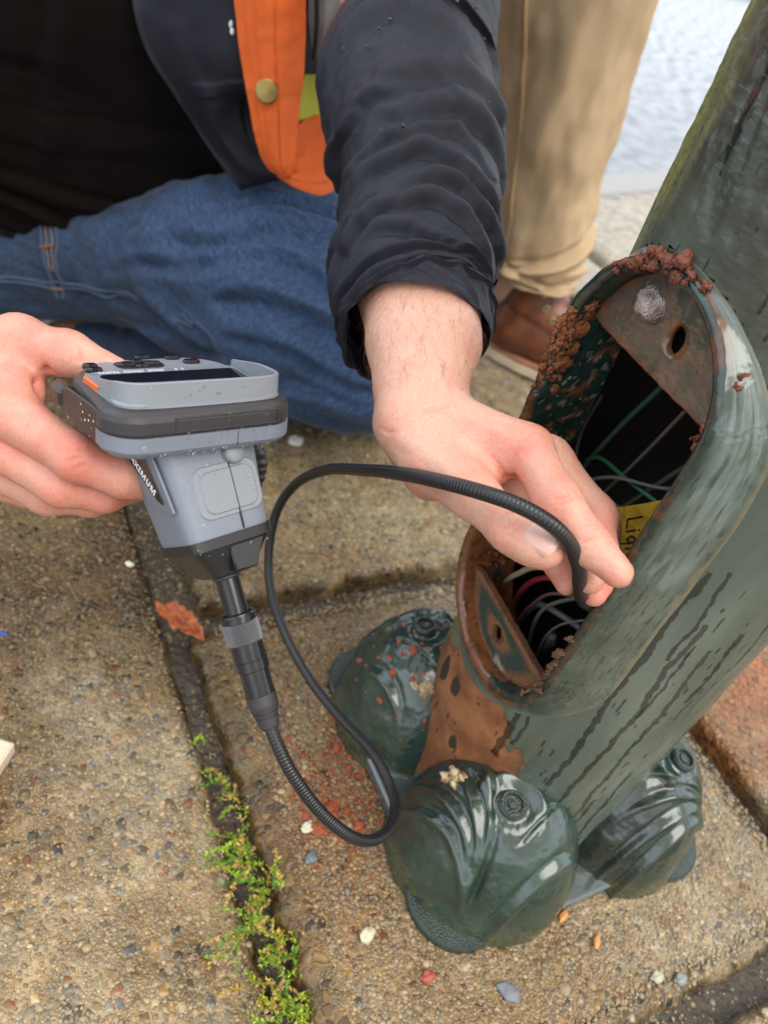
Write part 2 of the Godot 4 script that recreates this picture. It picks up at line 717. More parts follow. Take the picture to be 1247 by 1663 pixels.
func build_ground() -> void:
	# ground and road reach the horizon
	var kd := Vector3(0.592, 0, -0.806)
	var kn := Vector3(-0.806, 0, -0.592)
	var k0 := Vector3(0.245, 0, -2.46)
	var g := put("ground", quad(Vector3(-400, -0.16, -400), Vector3(400, -0.16, -400), Vector3(400, -0.16, 400), Vector3(-400, -0.16, 400)), M.soil)
	g.set_meta("kind", "structure")
	var far := kn * 7.0
	var rd := put("road", quad(k0 - kd * 60 + Vector3(0, -0.13, 0), k0 - kd * 60 + far + Vector3(0, -0.13, 0), k0 + kd * 90 + far + Vector3(0, -0.13, 0), k0 + kd * 90 + Vector3(0, -0.13, 0)), M.road)
	rd.set_meta("kind", "structure")
	var kb := ArrayMesh.new()
	for s in 2:
		var o := k0 + (far if s else Vector3.ZERO) + (kn * 0.08 if s else -kn * 0.08)
		var xf := Transform3D(Basis(kd, Vector3.UP, kn * -1.0), o + kd * 15 + Vector3(0, -0.125, 0))
		var b := put("kerb", box(150, 0.22, 0.15, 0.02), kerb_mat(), null, xf)
		b.set_meta("kind", "structure")
	var fs := put("far_pavement", quad(k0 - kd * 60 + far + kn * 0.16, k0 - kd * 60 + far + kn * 30, k0 + kd * 90 + far + kn * 30, k0 + kd * 90 + far + kn * 0.16), kerb_mat())
	fs.set_meta("kind", "structure")
	var so := put("joint_soil", quad(gnd(-2.1, -1.70, -0.027), gnd(2.1, -1.70, -0.027), gnd(2.1, 0.9, -0.027), gnd(-2.1, 0.9, -0.027)), M.soil)
	so.set_meta("kind", "structure")
	var pad_t := func(w: Vector3) -> Color:
		var c := ground_tint(w)
		var q := w.dot(E2)
		c = c.lerp(Color(0.50, 0.37, 0.21), smoothstep(0.42, 0.22, q + 0.1 * nz.get_noise_2d(w.x * 12.0, w.z * 12.0)) * smoothstep(-0.05, -0.2, w.dot(E1)) * 0.75)
		c = c.lerp(Color(0.34, 0.27, 0.13), smoothstep(0.195, 0.168, q + 0.01 * nz.get_noise_2d(w.x * 30.0, w.z * 30.0)) * 0.9)
		c = c.lerp(Color(0.60, 0.27, 0.13), blot(w.x, w.z, 0.045, -0.335, 0.075, 0.13) * 0.7)
		c = c.lerp(Color(0.84, 0.64, 0.38), blot(w.x, w.z, 0.2, -0.2, 0.3, 0.2) * 0.55)
		return c
	var left_t := func(w: Vector3) -> Color:
		var c := ground_tint(w)
		c = c.lerp(Color(0.50, 0.36, 0.18), clampf(blot(w.x, w.z, -0.27, -0.52, 0.2, 0.2) * 1.3, 0, 0.8))
		c = c.lerp(Color(0.30, 0.22, 0.13), blot(w.x, w.z, -0.29, -0.42, 0.10, 0.12) * 0.7)
		c = c.lerp(Color(0.34, 0.25, 0.14), clampf(blot(w.x, w.z, -0.36, -0.40, 0.14, 0.10) + blot(w.x, w.z, -0.30, -0.20, 0.05, 0.10), 0, 1) * 0.8)
		c = c.lerp(Color(0.22, 0.17, 0.11), smoothstep(0.07, 0.115, w.dot(E2)) * smoothstep(-0.40, -0.50, w.dot(E1)) * 0.75)
		c = c.lerp(Color(1.35, 1.22, 1.02), blot(w.x, w.z, -0.02, -0.32, 0.12, 0.16) * 0.8)
		c = c.lerp(Color(1.25, 1.15, 0.98), blot(w.x, w.z, -0.16, -0.13, 0.2, 0.16) * 0.6)
		return c
	var top_t := func(w: Vector3) -> Color:
		var c := ground_tint(w)
		c = c.lerp(Color(1.2, 1.08, 0.88), blot(w.x, w.z, 0.0, -0.68, 0.25, 0.2) * 0.8)
		c = c.lerp(Color(0.75, 0.58, 0.36), blot(w.x, w.z, 0.02, -0.58, 0.25, 0.07) * 0.8)
		return c
	var right_t := func(w: Vector3) -> Color:
		return ground_tint(w).lerp(Color(0.95, 0.38, 0.10), blot(w.x, w.z, 0.45, -0.62, 0.24, 0.2) * 1.0)
	slab("base_slab", 0.159, 0.594, -0.434, -0.020, 0.0, 0.004, pad_t, 0.022, 0.013)
	slab("paving_slab", -0.62, 0.139, -1.0, 0.75, -0.016, 0.008, left_t)
	slab("paving_slab", 0.176, 0.594, -1.06, -0.462, -0.004, 0.008, top_t)
	slab("paving_slab", 0.622, 1.25, -0.434, -0.020, -0.006, 0.010, right_t)
	slab("paving_slab", 0.176, 0.594, 0.008, 0.5, -0.004, 0.008, pad_t)
	slab("paving_slab", 0.622, 1.25, 0.008, 0.5, -0.006, 0.010, right_t)
	slab("paving_slab", 0.622, 1.25, -1.06, -0.462, -0.004, 0.012, right_t)
	var plain := func(w: Vector3) -> Color: return ground_tint(w)
	slab("paving_slab", -2.2, -0.65, -1.0, 1.0, -0.006, 0.03, plain)
	slab("paving_slab", -2.2, 0.146, -1.75, -1.03, -0.006, 0.02, plain)
	slab("paving_slab", 0.176, 1.25, -1.75, -1.09, -0.006, 0.02, plain)
	slab("paving_slab", 1.28, 2.2, -1.75, 0.6, -0.006, 0.03, plain)
	# pavement between these slabs and the road
	var far_w := PackedVector3Array()
	var fuv := PackedVector2Array()
	var fc := PackedColorArray()
	var fkeep := PackedByteArray()
	for j in 60:
		for i in 160:
			var w := k0 - kn * 0.155 + kd * lerpf(-9.0, 20.0, i / 159.0) - kn * lerpf(0.0, 5.0, j / 59.0)
			w.y = -0.022
			fkeep.append(1 if w.dot(E1) < -1.68 or absf(w.dot(E2)) > 2.12 else 0)
			far_w.append(w)
			fuv.append(Vector2(w.dot(E2), w.dot(E1)) / 0.46)
			fc.append(ground_tint(w))
	put("pavement", grid(160, 60, far_w, false, false, fuv, fc, fkeep), M.concrete).set_meta("kind", "structure")
	# exposed aggregate: small stones bedded in the slab tops
	var sph := lump(Vector3.ZERO, Vector3.ONE, 1.0, 0.18, 4)
	var mesh := fin(sph[0], sph[1])
	var pos := []
	var areas := [[0.18, 0.59, -0.43, -0.024, 0.0, 26000], [-0.45, 0.135, -0.85, 0.32, -0.016, 60000], [0.18, 0.59, -0.95, -0.466, -0.004, 14000], [0.626, 0.95, -0.43, -0.03, -0.006, 9000], [0.18, 0.59, 0.012, 0.1, -0.004, 4000], [0.626, 0.9, 0.012, 0.1, -0.006, 2000], [0.132, 0.172, -0.9, 0.2, -0.027, 2600], [0.16, 0.9, -0.468, -0.428, -0.027, 2200], [0.16, 0.9, -0.026, 0.012, -0.027, 1500], [0.59, 0.63, -0.6, 0.1, -0.027, 1300]]
	var total := 0
	for a in areas:
		total += a[5]
	var mm := MultiMesh.new()
	mm.transform_format = MultiMesh.TRANSFORM_3D
	mm.use_colors = true
	mm.mesh = mesh
	mm.instance_count = total
	var i := 0
	for a in areas:
		var tn: Callable = left_t if a[0] < 0 else (right_t if a[0] > 0.6 else (top_t if a[3] < -0.45 else pad_t))
		for kk in a[5]:
			var q := rng.randf_range(a[0], a[1])
			var p := rng.randf_range(a[2], a[3])
			var r := 0.00082 * exp(absf(rng.randfn(0.0, 0.42)))
			if rng.randf() < 0.006:
				r *= 1.6
			var b := Basis(Vector3.UP, rng.randf() * TAU) * Basis.from_scale(Vector3(r * rng.randf_range(0.8, 1.5), r * 0.62, r))
			var w := gnd(q, p, a[4] + top_y(q, p) + r * rng.randf_range(-0.25, 0.12))
			mm.set_instance_transform(i, Transform3D(b, w))
			var t: Color = tn.call(w)
			t = t.lerp(Color(1, 1, 1), 0.35)
			var s: Color = stone_palette[rng.randi() % stone_palette.size()]
			mm.set_instance_color(i, s.lerp(Color(0.27, 0.205, 0.12), 0.35) * t * rng.randf_range(0.8, 1.2))
			i += 1
	var mi := MultiMeshInstance3D.new()
	mi.name = "aggregate_stones"
	mi.multimesh = mm
	mi.material_override = M.stone
	add_child(mi)
	tag(mi, "small exposed stones bedded in the wet concrete slabs", "gravel", "", "stuff")


func kerb_mat() -> StandardMaterial3D:
	if not M.has("kerb"):
		M.kerb = bump(mat(Color(0.26, 0.255, 0.24), 0.5), noise_tex(0.06, 4), 0.3, 0.5)
	return M.kerb


func quad(a: Vector3, b: Vector3, c: Vector3, d: Vector3) -> ArrayMesh:
	var ix := PackedInt32Array([0, 1, 2, 0, 2, 3])
	var n := (c - a).cross(b - a)
	if n.y < 0:
		ix = PackedInt32Array([0, 2, 1, 0, 3, 2])
	return fin(PackedVector3Array([a, b, c, d]), ix, PackedVector2Array([Vector2(0, 0), Vector2(1, 0), Vector2(1, 1), Vector2(0, 1)]))


# ---------------------------------------------------------------- lamp post
func cyl(th: float, y: float, r := PR) -> Vector3:
	return AX + Vector3(sin(th) * r, y, cos(th) * r)


func mouth(u: float, v: float, d: float) -> Vector3:
	return AX + Vector3(sin(MPH), 0, cos(MPH)) * d + Vector3(cos(MPH), 0, -sin(MPH)) * u + Vector3(0, MH + v, 0)


func stadium(s: float) -> Array:   # s in 0..1 from the top, towards -u; [point, outward normal]
	var l := MB_ - MA
	var arc := PI * MA
	var tot := 2.0 * arc + 4.0 * l
	var x := fposmod(s, 1.0) * tot
	if x < arc / 2.0:
		var a := x / MA
		return [Vector2(-sin(a) * MA, l + cos(a) * MA), Vector2(-sin(a), cos(a))]
	x -= arc / 2.0
	if x < 2.0 * l:
		return [Vector2(-MA, l - x), Vector2(-1, 0)]
	x -= 2.0 * l
	if x < arc:
		var a := x / MA
		return [Vector2(-cos(a) * MA, -l - sin(a) * MA), Vector2(-cos(a), -sin(a))]
	x -= arc
	if x < 2.0 * l:
		return [Vector2(MA, -l + x), Vector2(1, 0)]
	x -= 2.0 * l
	var a2 := x / MA
	return [Vector2(cos(a2) * MA, l + sin(a2) * MA), Vector2(cos(a2), sin(a2))]


const GREEN := Color(0.026, 0.043, 0.033)
const CHALK := Color(0.142, 0.170, 0.138)
const RUST := Color(0.200, 0.075, 0.030)
const RUST_D := Color(0.075, 0.026, 0.013)
const RUST_O := Color(0.36, 0.115, 0.028)


func rust(p: Vector3) -> Color:
	var a := nz.get_noise_3dv(p * 60.0)
	var b := nz.get_noise_3dv(p * 210.0 + Vector3.ONE * 7.0)
	var c := RUST.lerp(RUST_D, clampf(0.4 + a * 1.3, 0, 1))
	return c.lerp(RUST_O, clampf(b * 1.6 + a * 0.6 - 0.25, 0, 0.8))


# shade of the paint on the shaft at an angle and height, with grime, chalking and rust; the top painted darker for lack of reflection
func paint(th: float, y: float) -> Array:   # [colour, roughness, height]
	var p := Vector3(th * PR, y, 0.0)
	var n1 := nz.get_noise_3dv(p * Vector3(16.0, 5.0, 1.0))
	var n2 := nz.get_noise_3dv(p * Vector3(110.0, 9.0, 1.0) + Vector3.ONE * 3.0)
	var n3 := nz.get_noise_3dv(p * 260.0)
	var c := CHALK.lerp(GREEN, clampf(0.36 + n1 * 0.5 + n2 * 0.1, 0.0, 1.0))
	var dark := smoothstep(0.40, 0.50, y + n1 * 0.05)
	c = c.lerp(Color(0.050, 0.052, 0.040), dark * 0.9)  # darker upper shaft: its missing sky reflection is put into the colour
	c = c.lerp(Color(0.16, 0.135, 0.075), clampf(n2 * 1.2 - 0.3, 0, 0.4) * (1.0 - dark * 0.7))
	var ro := 0.26 + 0.12 * n2
	var h := 0.5 + 0.1 * n1 + 0.05 * n3
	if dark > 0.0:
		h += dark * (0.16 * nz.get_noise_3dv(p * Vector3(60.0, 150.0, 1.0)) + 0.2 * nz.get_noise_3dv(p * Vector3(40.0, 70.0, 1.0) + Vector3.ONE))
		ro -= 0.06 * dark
	# moss along the shaded left side
	var ms := smoothstep(-1.25, -1.70, th + n1 * 0.4) * clampf(0.9 + n3 * 1.4 + n2 * 0.8, 0, 1)
	c = c.lerp(Color(0.27, 0.225, 0.03).lerp(Color(0.09, 0.095, 0.02), clampf(0.5 + n3 * 2.0, 0, 1)), ms * 0.9)
	ro = lerpf(ro, 0.85, ms)
	# the bare rusted patch low on the left
	var q := Vector2((th + 0.86) / 0.62, (y - 0.105) / 0.075)
	var rs := 1.0 - q.length() + 0.42 * nz.get_noise_3dv(p * 22.0 + Vector3.ONE * 11.0) + 0.10 * nz.get_noise_3dv(p * 120.0)
	if rs > 0.0:
		var rc := Color(0.30, 0.125, 0.048).lerp(Color(0.17, 0.062, 0.026), clampf(0.4 + nz.get_noise_3dv(p * 30.0) * 1.3 + n3 * 0.4, 0, 1))
		rc = rc.lerp(Color(0.06, 0.035, 0.016), clampf((0.12 - rs) * 5.0, 0, 0.8))
		c = rc
		ro = 0.6
		h -= 0.25
		for sp in [Vector3(-1.06, 0.128, 0.010), Vector3(-0.82, 0.088, 0.007), Vector3(-1.3, 0.12, 0.012)]:
			var e := Vector2((th - sp.x) * PR / (sp.z * 0.62), (y - sp.y) / sp.z).length() + n2 * 0.3
			if e < 1.0:
				c = Color(0.035, 0.028, 0.012)
				h -= 0.2
	return [c, clampf(ro, 0.12, 0.95), clampf(h, 0, 1)]


const T0 := -2.1
const T1 := 1.35
const YT := 0.72


func shaft_material() -> StandardMaterial3D:
	var w := 900
	var hh := 1400
	var rgb := PackedByteArray()
	rgb.resize(w * hh * 3)
	var rou := PackedByteArray()
	rou.resize(w * hh)
	var hei := PackedByteArray()
	hei.resize(w * hh)
	var step := 2
	for j in range(0, hh, step):
		for i in range(0, w, step):
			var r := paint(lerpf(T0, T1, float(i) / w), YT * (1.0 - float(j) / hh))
			var c: Color = r[0].linear_to_srgb()
			for dj in step:
				for di in step:
					var k := (j + dj) * w + i + di
					rgb[k * 3] = int(clampf(c.r, 0, 1) * 255)
					rgb[k * 3 + 1] = int(clampf(c.g, 0, 1) * 255)
					rgb[k * 3 + 2] = int(clampf(c.b, 0, 1) * 255)
					rou[k] = int(r[1] * 255)
					hei[k] = int(r[2] * 255)
	# runs and drops of rain: darker wet paint through the chalky film
	var r := RandomNumberGenerator.new()
	r.seed = 21
	var runs := []
	for k in 10:
		runs.append([r.randf_range(-0.55, 1.0), r.randf_range(0.10, 0.34), r.randf_range(0.05, 0.2), r.randf_range(0.0009, 0.0021)])
	runs.append([-0.03, 0.335, 0.22, 0.0024])
	runs.append([0.16, 0.30, 0.2, 0.0022])
	runs.append([0.34, 0.28, 0.2, 0.0018])
	runs.append([-0.50, 0.175, 0.06, 0.0030])
	runs.append([-1.05, 0.665, 0.09, 0.0030])
	runs.append([-1.12, 0.555, 0.05, 0.0028])
	for k in 420:
		runs.append([r.randf_range(-1.3, 1.3), r.randf_range(0.03, 0.7), exp(r.randf_range(-6.2, -4.2)), r.randf_range(0.0003, 0.0011)])
	for run in runs:
		var y: float = run[1]
		var y1: float = y - run[2]
		var th: float = run[0]
		var big: bool = run[2] > 0.03
		while y > y1 and y > 0.004:
			var t: float = (run[1] - y) / maxf(run[2], 0.0001)
			var wd: float = run[3] * (0.75 + 0.6 * nz.get_noise_2d(y * 90.0, run[0] * 30.0)) * (1.0 if big else sqrt(clampf(1.0 - pow(2.0 * t - 1.0, 2.0), 0, 1)))
			var tt: float = th + (0.045 * nz.get_noise_2d(y * 13.0, run[0] * 13.0) + 0.009 * nz.get_noise_2d(y * 80.0, run[0] * 9.0) if big else 0.0)
			var j := int((1.0 - y / YT) * hh)
			var x := (tt - T0) / (T1 - T0) * w
			var hw: float = maxf(wd / PR / (T1 - T0) * w, 0.5)
			for i in range(maxi(int(x - hw), 0), mini(int(x + hw) + 1, w)):
				var kk := clampi(j, 0, hh - 1) * w + i
				for ch in 3:
					rgb[kk * 3 + ch] = int(rgb[kk * 3 + ch] * 0.58)
				rou[kk] = 40
				hei[kk] = mini(hei[kk] + 14, 255)
			y -= YT / hh
	var m := mat(Color(1, 1, 1), 1.0)
	m.albedo_texture = ImageTexture.create_from_image(Image.create_from_data(w, hh, false, Image.FORMAT_RGB8, rgb))
	m.roughness_texture = ImageTexture.create_from_image(Image.create_from_data(w, hh, false, Image.FORMAT_L8, rou))
	m.heightmap_enabled = true
	m.heightmap_texture = ImageTexture.create_from_image(Image.create_from_data(w, hh, false, Image.FORMAT_L8, hei))
	m.heightmap_scale = 0.14
	m.texture_repeat = false
	m.metallic_specular = 0.5
	return m


func build_post() -> void:
	var post := thing("lamp_post", "weathered green iron lamp post with an open rusty hand hole and four domed feet", "lamp post")
	M.paint = vmat(0.17)
	bump(M.paint, noise_tex(0.02, 3), 0.05, 0.1)
	M.wet_paint = vmat(0.21)
	bump(M.wet_paint, noise_tex(0.012, 4), 0.10, 0.16)
	M.wet_paint.metallic_specular = 0.7
	M.paint.metallic_specular = 0.6
	M.rusty = bump(vmat(0.62), noise_tex(0.06, 5, FastNoiseLite.TYPE_SIMPLEX_SMOOTH, 512, 4), 0.25, 0.06)
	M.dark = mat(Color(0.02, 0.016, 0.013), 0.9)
	# shaft, with the opening left out
	var ys := []
	for j in 241:
		ys.append(YT * j / 240.0)
	for e in [0.8, 1.0, 1.4, 2.0, 3.0, 4.2]:
		ys.append(e)
	var seg := 300
	var v := PackedVector3Array()
	var uv := PackedVector2Array()
	var keep := PackedByteArray()
	for y in ys:
		for i in seg + 1:
			var th: float = -PI + TAU * i / seg - 0.35
			var r := PR + 0.0006 * nz.get_noise_2d(th * 4.0, y * 14.0)
			if y > 0.44:
				r += 0.0012 * nz.get_noise_2d(th * 7.0, y * 40.0) * smoothstep(0.44, 0.5, y)
			r += 0.004 * smoothstep(0.06, 0.0, y)
			v.append(cyl(th, y, r))
			var uu := (th - T0) / (T1 - T0)
			uv.append(Vector2(uu if uu <= 1.6 else uu - TAU / (T1 - T0), 1.0 - y / YT if y < YT else 0.02 + 0.1 * fmod(y, 1.0)))
			var du := sin(th - MPH) * PR
			var dv: float = y - MH
			var sd := Vector2(du, maxf(absf(dv) - (MB_ - MA), 0.0)).length() - MA
			keep.append(0 if sd < 0.006 and cos(th - MPH) > 0.0 else 1)
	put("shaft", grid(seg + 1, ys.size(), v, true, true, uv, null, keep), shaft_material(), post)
	# dark inside
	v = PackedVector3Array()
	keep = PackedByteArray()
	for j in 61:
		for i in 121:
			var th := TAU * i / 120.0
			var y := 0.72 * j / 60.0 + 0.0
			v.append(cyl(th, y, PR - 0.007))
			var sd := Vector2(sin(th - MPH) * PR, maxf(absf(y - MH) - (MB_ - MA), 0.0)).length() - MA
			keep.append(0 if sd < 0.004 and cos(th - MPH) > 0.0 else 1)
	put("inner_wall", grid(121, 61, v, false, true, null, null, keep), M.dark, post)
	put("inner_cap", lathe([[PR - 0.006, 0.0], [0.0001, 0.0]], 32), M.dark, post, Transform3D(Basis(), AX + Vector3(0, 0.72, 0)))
	# frame of the hand hole
	var ns := 420
	var prof := []
	for q in range(44, -1, -1):
		prof.append([0, q / 44.0])
	for e in [[0.0022, 0.0005], [0.0005, 0.0012], [-0.0015, 0.0011], [-0.0032, 0.0002], [-0.0042, -0.0014]]:
		prof.append([1, e[0], e[1]])
	for q in 30:
		prof.append([1, -0.0045 - 0.0013 * q / 29.0, -0.003 - 0.040 * q / 29.0])
	v = PackedVector3Array()
	var col := PackedColorArray()
	for pr in prof:
		for i in ns + 1:
			var s := float(i % ns) / ns
			var st := stadium(s)
			var wob := 0.0007 * nz.get_noise_2d(cos(s * TAU) * 4.0, sin(s * TAU) * 4.0)
			var pt: Vector3
			var c: Color
			if pr[0] == 0:
				var q: float = pr[1]
				var e := 0.003 + 0.0120 * q * (1.0 - 0.6 * smoothstep(0.05, 0.14, st[0].y))
				var u: float = st[0].x + st[1].x * e
				var cd := sqrt(maxf((PR + 0.0005) * (PR + 0.0005) - u * u, 0.0004))
				var d := cd + (MD - 0.001 - cd) * pow(1.0 - q, 1.75) - (0.0016 if q > 0.99 else 0.0)
				pt = mouth(u, st[0].y + st[1].y * e, d + wob * (1.0 - q))
				var n1 := nz.get_noise_3dv(pt * 30.0)
				var n2 := nz.get_noise_3dv(pt * Vector3(190.0, 50.0, 190.0))
				var n4 := nz.get_noise_3d(q * 9.0, s * 22.0, 2.0)
				c = CHALK.lerp(GREEN, clampf(0.80 + n1 * 0.35 + n4 * 0.14 - 0.38 * smoothstep(0.1, 0.7, q), 0, 1))
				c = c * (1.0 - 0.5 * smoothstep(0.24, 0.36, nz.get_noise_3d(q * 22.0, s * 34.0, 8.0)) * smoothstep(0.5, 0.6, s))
				c = c.lerp(Color(0.21, 0.175, 0.10), smoothstep(0.86, 0.96, q + n2 * 0.10) * 0.6)
				c = c.lerp(Color(0.30, 0.37, 0.35), clampf(smoothstep(0.5, 0.15, absf(q - 0.45)) * smoothstep(0.02, 0.1, s - 0.72 + n1 * 0.1) * (0.25 + n4 * 0.6), 0, 0.35))  # pale sky highlight painted onto the upper right of the collar
				c = c.lerp(Color(0.042, 0.048, 0.036), smoothstep(0.06, 0.13, st[0].y) * smoothstep(0.03, -0.02, st[0].x) * 0.8)  # top left carries on the reflection-less dark painted on the upper shaft
				var near := smoothstep(0.45, 0.0, q + n1 * 0.5)
				var where := maxf(maxf(smoothstep(0.12, 0.02, absf(fposmod(s + 0.5 - 0.03, 1.0) - 0.5)), smoothstep(0.2, 0.12, absf(s - 0.42))), smoothstep(0.08, 0.02, absf(s - 0.14)) * 0.8)
				c = c.lerp(rust(pt), clampf(near * where * 1.3, 0, 1))
			else:
				pt = mouth(st[0].x + st[1].x * (pr[1] + wob), st[0].y + st[1].y * (pr[1] + wob), MD + pr[2] + wob)
				var n1 := nz.get_noise_3dv(pt * 38.0)
				var n3 := nz.get_noise_3dv(pt * 120.0 + Vector3.ONE)
				c = Color(0.022, 0.050, 0.040).lerp(Color(0.010, 0.020, 0.016), clampf(0.5 + n3, 0, 1))
				var low := smoothstep(0.27, 0.34, s) * smoothstep(0.56, 0.5, s)
				var k := n1 * 1.5 + n3 * 1.1 - 0.42 + low * 1.25 + (0.45 if pr[2] > -0.003 else 0.0)
				c = c.lerp(rust(pt), clampf(k * 2.5, 0, 1))
				if s > 0.13 and s < 0.35 and n3 > 0.38 and n1 > -0.2:
					c = c.lerp(Color(0.22, 0.25, 0.22), 0.6)
				if s > 0.6 and s < 0.97 and pr[2] > -0.003:
					c = c.lerp(Color(0.02, 0.032, 0.026), 0.6)
			v.append(pt)
			col.append(c)
	put("hand_hole_frame", grid(ns + 1, prof.size(), v, true, true, null, col), M.paint, post)
	# lugs behind the top and the bottom of the frame
	lug(post, 0.093, 1.0, Vector2(0.005, 0.116), 0.0058, MD - 0.012)
	lug(post, -0.104, -1.0, Vector2(-0.004, -0.122), 0.0052, MD - 0.010)
	# washed-out screw head on the upper lug
	var scr := lumps([lump(mouth(-0.019, 0.121, MD - 0.0115), Vector3(0.0085, 0.0075, 0.0085), 2.0, 0.22, 10)], func(p): return Color(0.5, 0.42, 0.40).lerp(Color(0.25, 0.17, 0.14), clampf(0.4 + 2.0 * nz.get_noise_3dv(p * 130.0), 0, 1)))
	put("corroded_screw", scr, M.rusty, post)
	# crusts of rust along the rim
	var list := []
	for k in 130:
		var s := clampf(rng.randfn(0.024, 0.020), -0.02, 0.062)
		var st := stadium(s)
		var e := rng.randf_range(-0.003, 0.006 if s < 0.035 else 0.001)
		list.append(lump(mouth(st[0].x + st[1].x * e, st[0].y + st[1].y * e, MD + rng.randf_range(-0.002, 0.003)), Vector3(1, 0.8, 0.9) * 0.00095 * exp(absf(rng.randfn(0.0, 0.55))), k, 0.6, 6, rng.randf() * TAU))
	list.append(lump(mouth(-0.001, 0.153, MD + 0.002), Vector3(0.0042, 0.0048, 0.0042), 91, 0.3, 8))
	put("rust_crust", lumps(list, func(p): return Color(0.27, 0.085, 0.055).lerp(rust(p), 0.5)), M.rusty, post)
	list = []
	for k in 140:
		var s := clampf(rng.randfn(0.150, 0.017), 0.10, 0.19)
		var st := stadium(s)
		var e := rng.randf_range(-0.006, 0.0015)
		list.append(lump(mouth(st[0].x + st[1].x * e, st[0].y + st[1].y * e, MD + rng.randf_range(-0.010, 0.003)), Vector3(1, 1.1, 0.7) * 0.0012 * exp(absf(rng.randfn(0.0, 0.55))), k + 200, 0.65, 6, rng.randf() * TAU))
	put("rust_crust", lumps(list, func(p): return rust(p).lerp(RUST_O, 0.35)), M.rusty, post)
	list = []
	for k in 46:
		list.append(lump(mouth(rng.randf_range(0.0475, 0.0535), rng.randf_range(0.088, 0.128), MD - rng.randf_range(0.006, 0.013)), Vector3(0.7, 1.4, 0.8) * rng.randf_range(0.0008, 0.0021), k + 900, 0.6, 5, rng.randf() * TAU))
	put("rust_flakes", lumps(list, func(p): return rust(p).lerp(Color(0.36, 0.08, 0.03), 0.4)), M.rusty, post)
	list = []
	for k in 34:
		var s := rng.randf_range(0.585, 0.685)
		var st := stadium(s)
		list.append(lump(mouth(st[0].x + st[1].x * rng.randf_range(-0.006, 0.0), st[0].y, MD + rng.randf_range(-0.004, 0.002)), Vector3(0.6, 1.6, 0.8) * rng.randf_range(0.0012, 0.0030), k + 400, 0.6, 5, rng.randf() * TAU))
	put("flaked_edge", lumps(list, func(p): return Color(0.17, 0.115, 0.065).lerp(rust(p), 0.4)), M.rusty, post)
	list = []
	for k in 60:
		var s := rng.randf_range(0.30, 0.5)
		var st := stadium(s)
		var dp := rng.randf_range(-0.036, -0.012)
		list.append(lump(mouth(st[0].x - st[1].x * 0.006, st[0].y - st[1].y * 0.006, MD + dp), Vector3(1, 1, 1) * rng.randf_range(0.001, 0.0032), k + 600, 0.5, 5, rng.randf() * TAU))
	put("rust_flakes", lumps(list, func(p): return rust(p).lerp(RUST_D, 0.4)), M.rusty, post)
	list = []
	for k in 60:
		var s := rng.randf_range(0.14, 0.30)
		var st := stadium(s)
		var dp := rng.randf_range(-0.038, -0.010)
		if nz.get_noise_2d(s * 40.0, dp * 60.0) < -0.05:
			continue
		list.append(lump(mouth(st[0].x - st[1].x * 0.0053, st[0].y, MD + dp), Vector3(0.5, 1, 1) * rng.randf_range(0.0008, 0.0022), k + 700, 0.5, 5, rng.randf() * TAU))
	put("paint_blisters", lumps(list, func(p): return Color(0.17, 0.18, 0.15).lerp(rust(p), clampf(0.5 + nz.get_noise_3dv(p * 60.0) * 2.0, 0, 1))), M.rusty, post)
	# base plate and the four feet
	var c0 := AX
	var bp := prism(rrect(-0.127, 0.127, -0.127, 0.127, 0.048, 8), [[0.002, 0.002], [0, 0.004], [0, 0.013], [0.002, 0.015]])
	M.plate = bump(mat(Color(0.06, 0.08, 0.075), 0.10), noise_tex(0.02, 2), 0.03, 0.2)
	M.plate.metallic_specular = 0.7
	put("base_plate", bp, M.plate, post, Transform3D(Basis(E2, Vector3.UP, E1), c0))
	var fm := foot_mesh()
	var toe := foot_toe()
	var boss := lathe([[0.0092, 0.0], [0.0092, 0.003], [0.0078, 0.0045], [0.0064, 0.0045], [0.0058, 0.0022], [0.0035, 0.0022], [0.003, 0.0034], [0.0001, 0.0036]], 24)
	M.foot_trim = bump(mat(Color(0.022, 0.036, 0.029), 0.2), noise_tex(0.05, 3), 0.05, 0.05)
	var base_turn := -0.09
	for k in 4:
		var a := base_turn + k * PI / 2.0
		var b := Basis(Vector3.UP, a)
		var f := put("foot", fm, M.wet_paint, post, Transform3D(b, c0 + b * Vector3(-0.008, 0.0, 0.096)))
		put("toe_flange", toe, M.foot_trim, f)
		put("bolt_boss", boss, M.foot_trim, f, Transform3D(Basis(Vector3(1, 0, 0), 0.20) * Basis(Vector3(0, 0, 1), 0.06) * Basis.from_scale(Vector3.ONE * 1.1), foot_point(-0.06, 0.22) + Vector3(0.0, -0.0012, 0.0)))
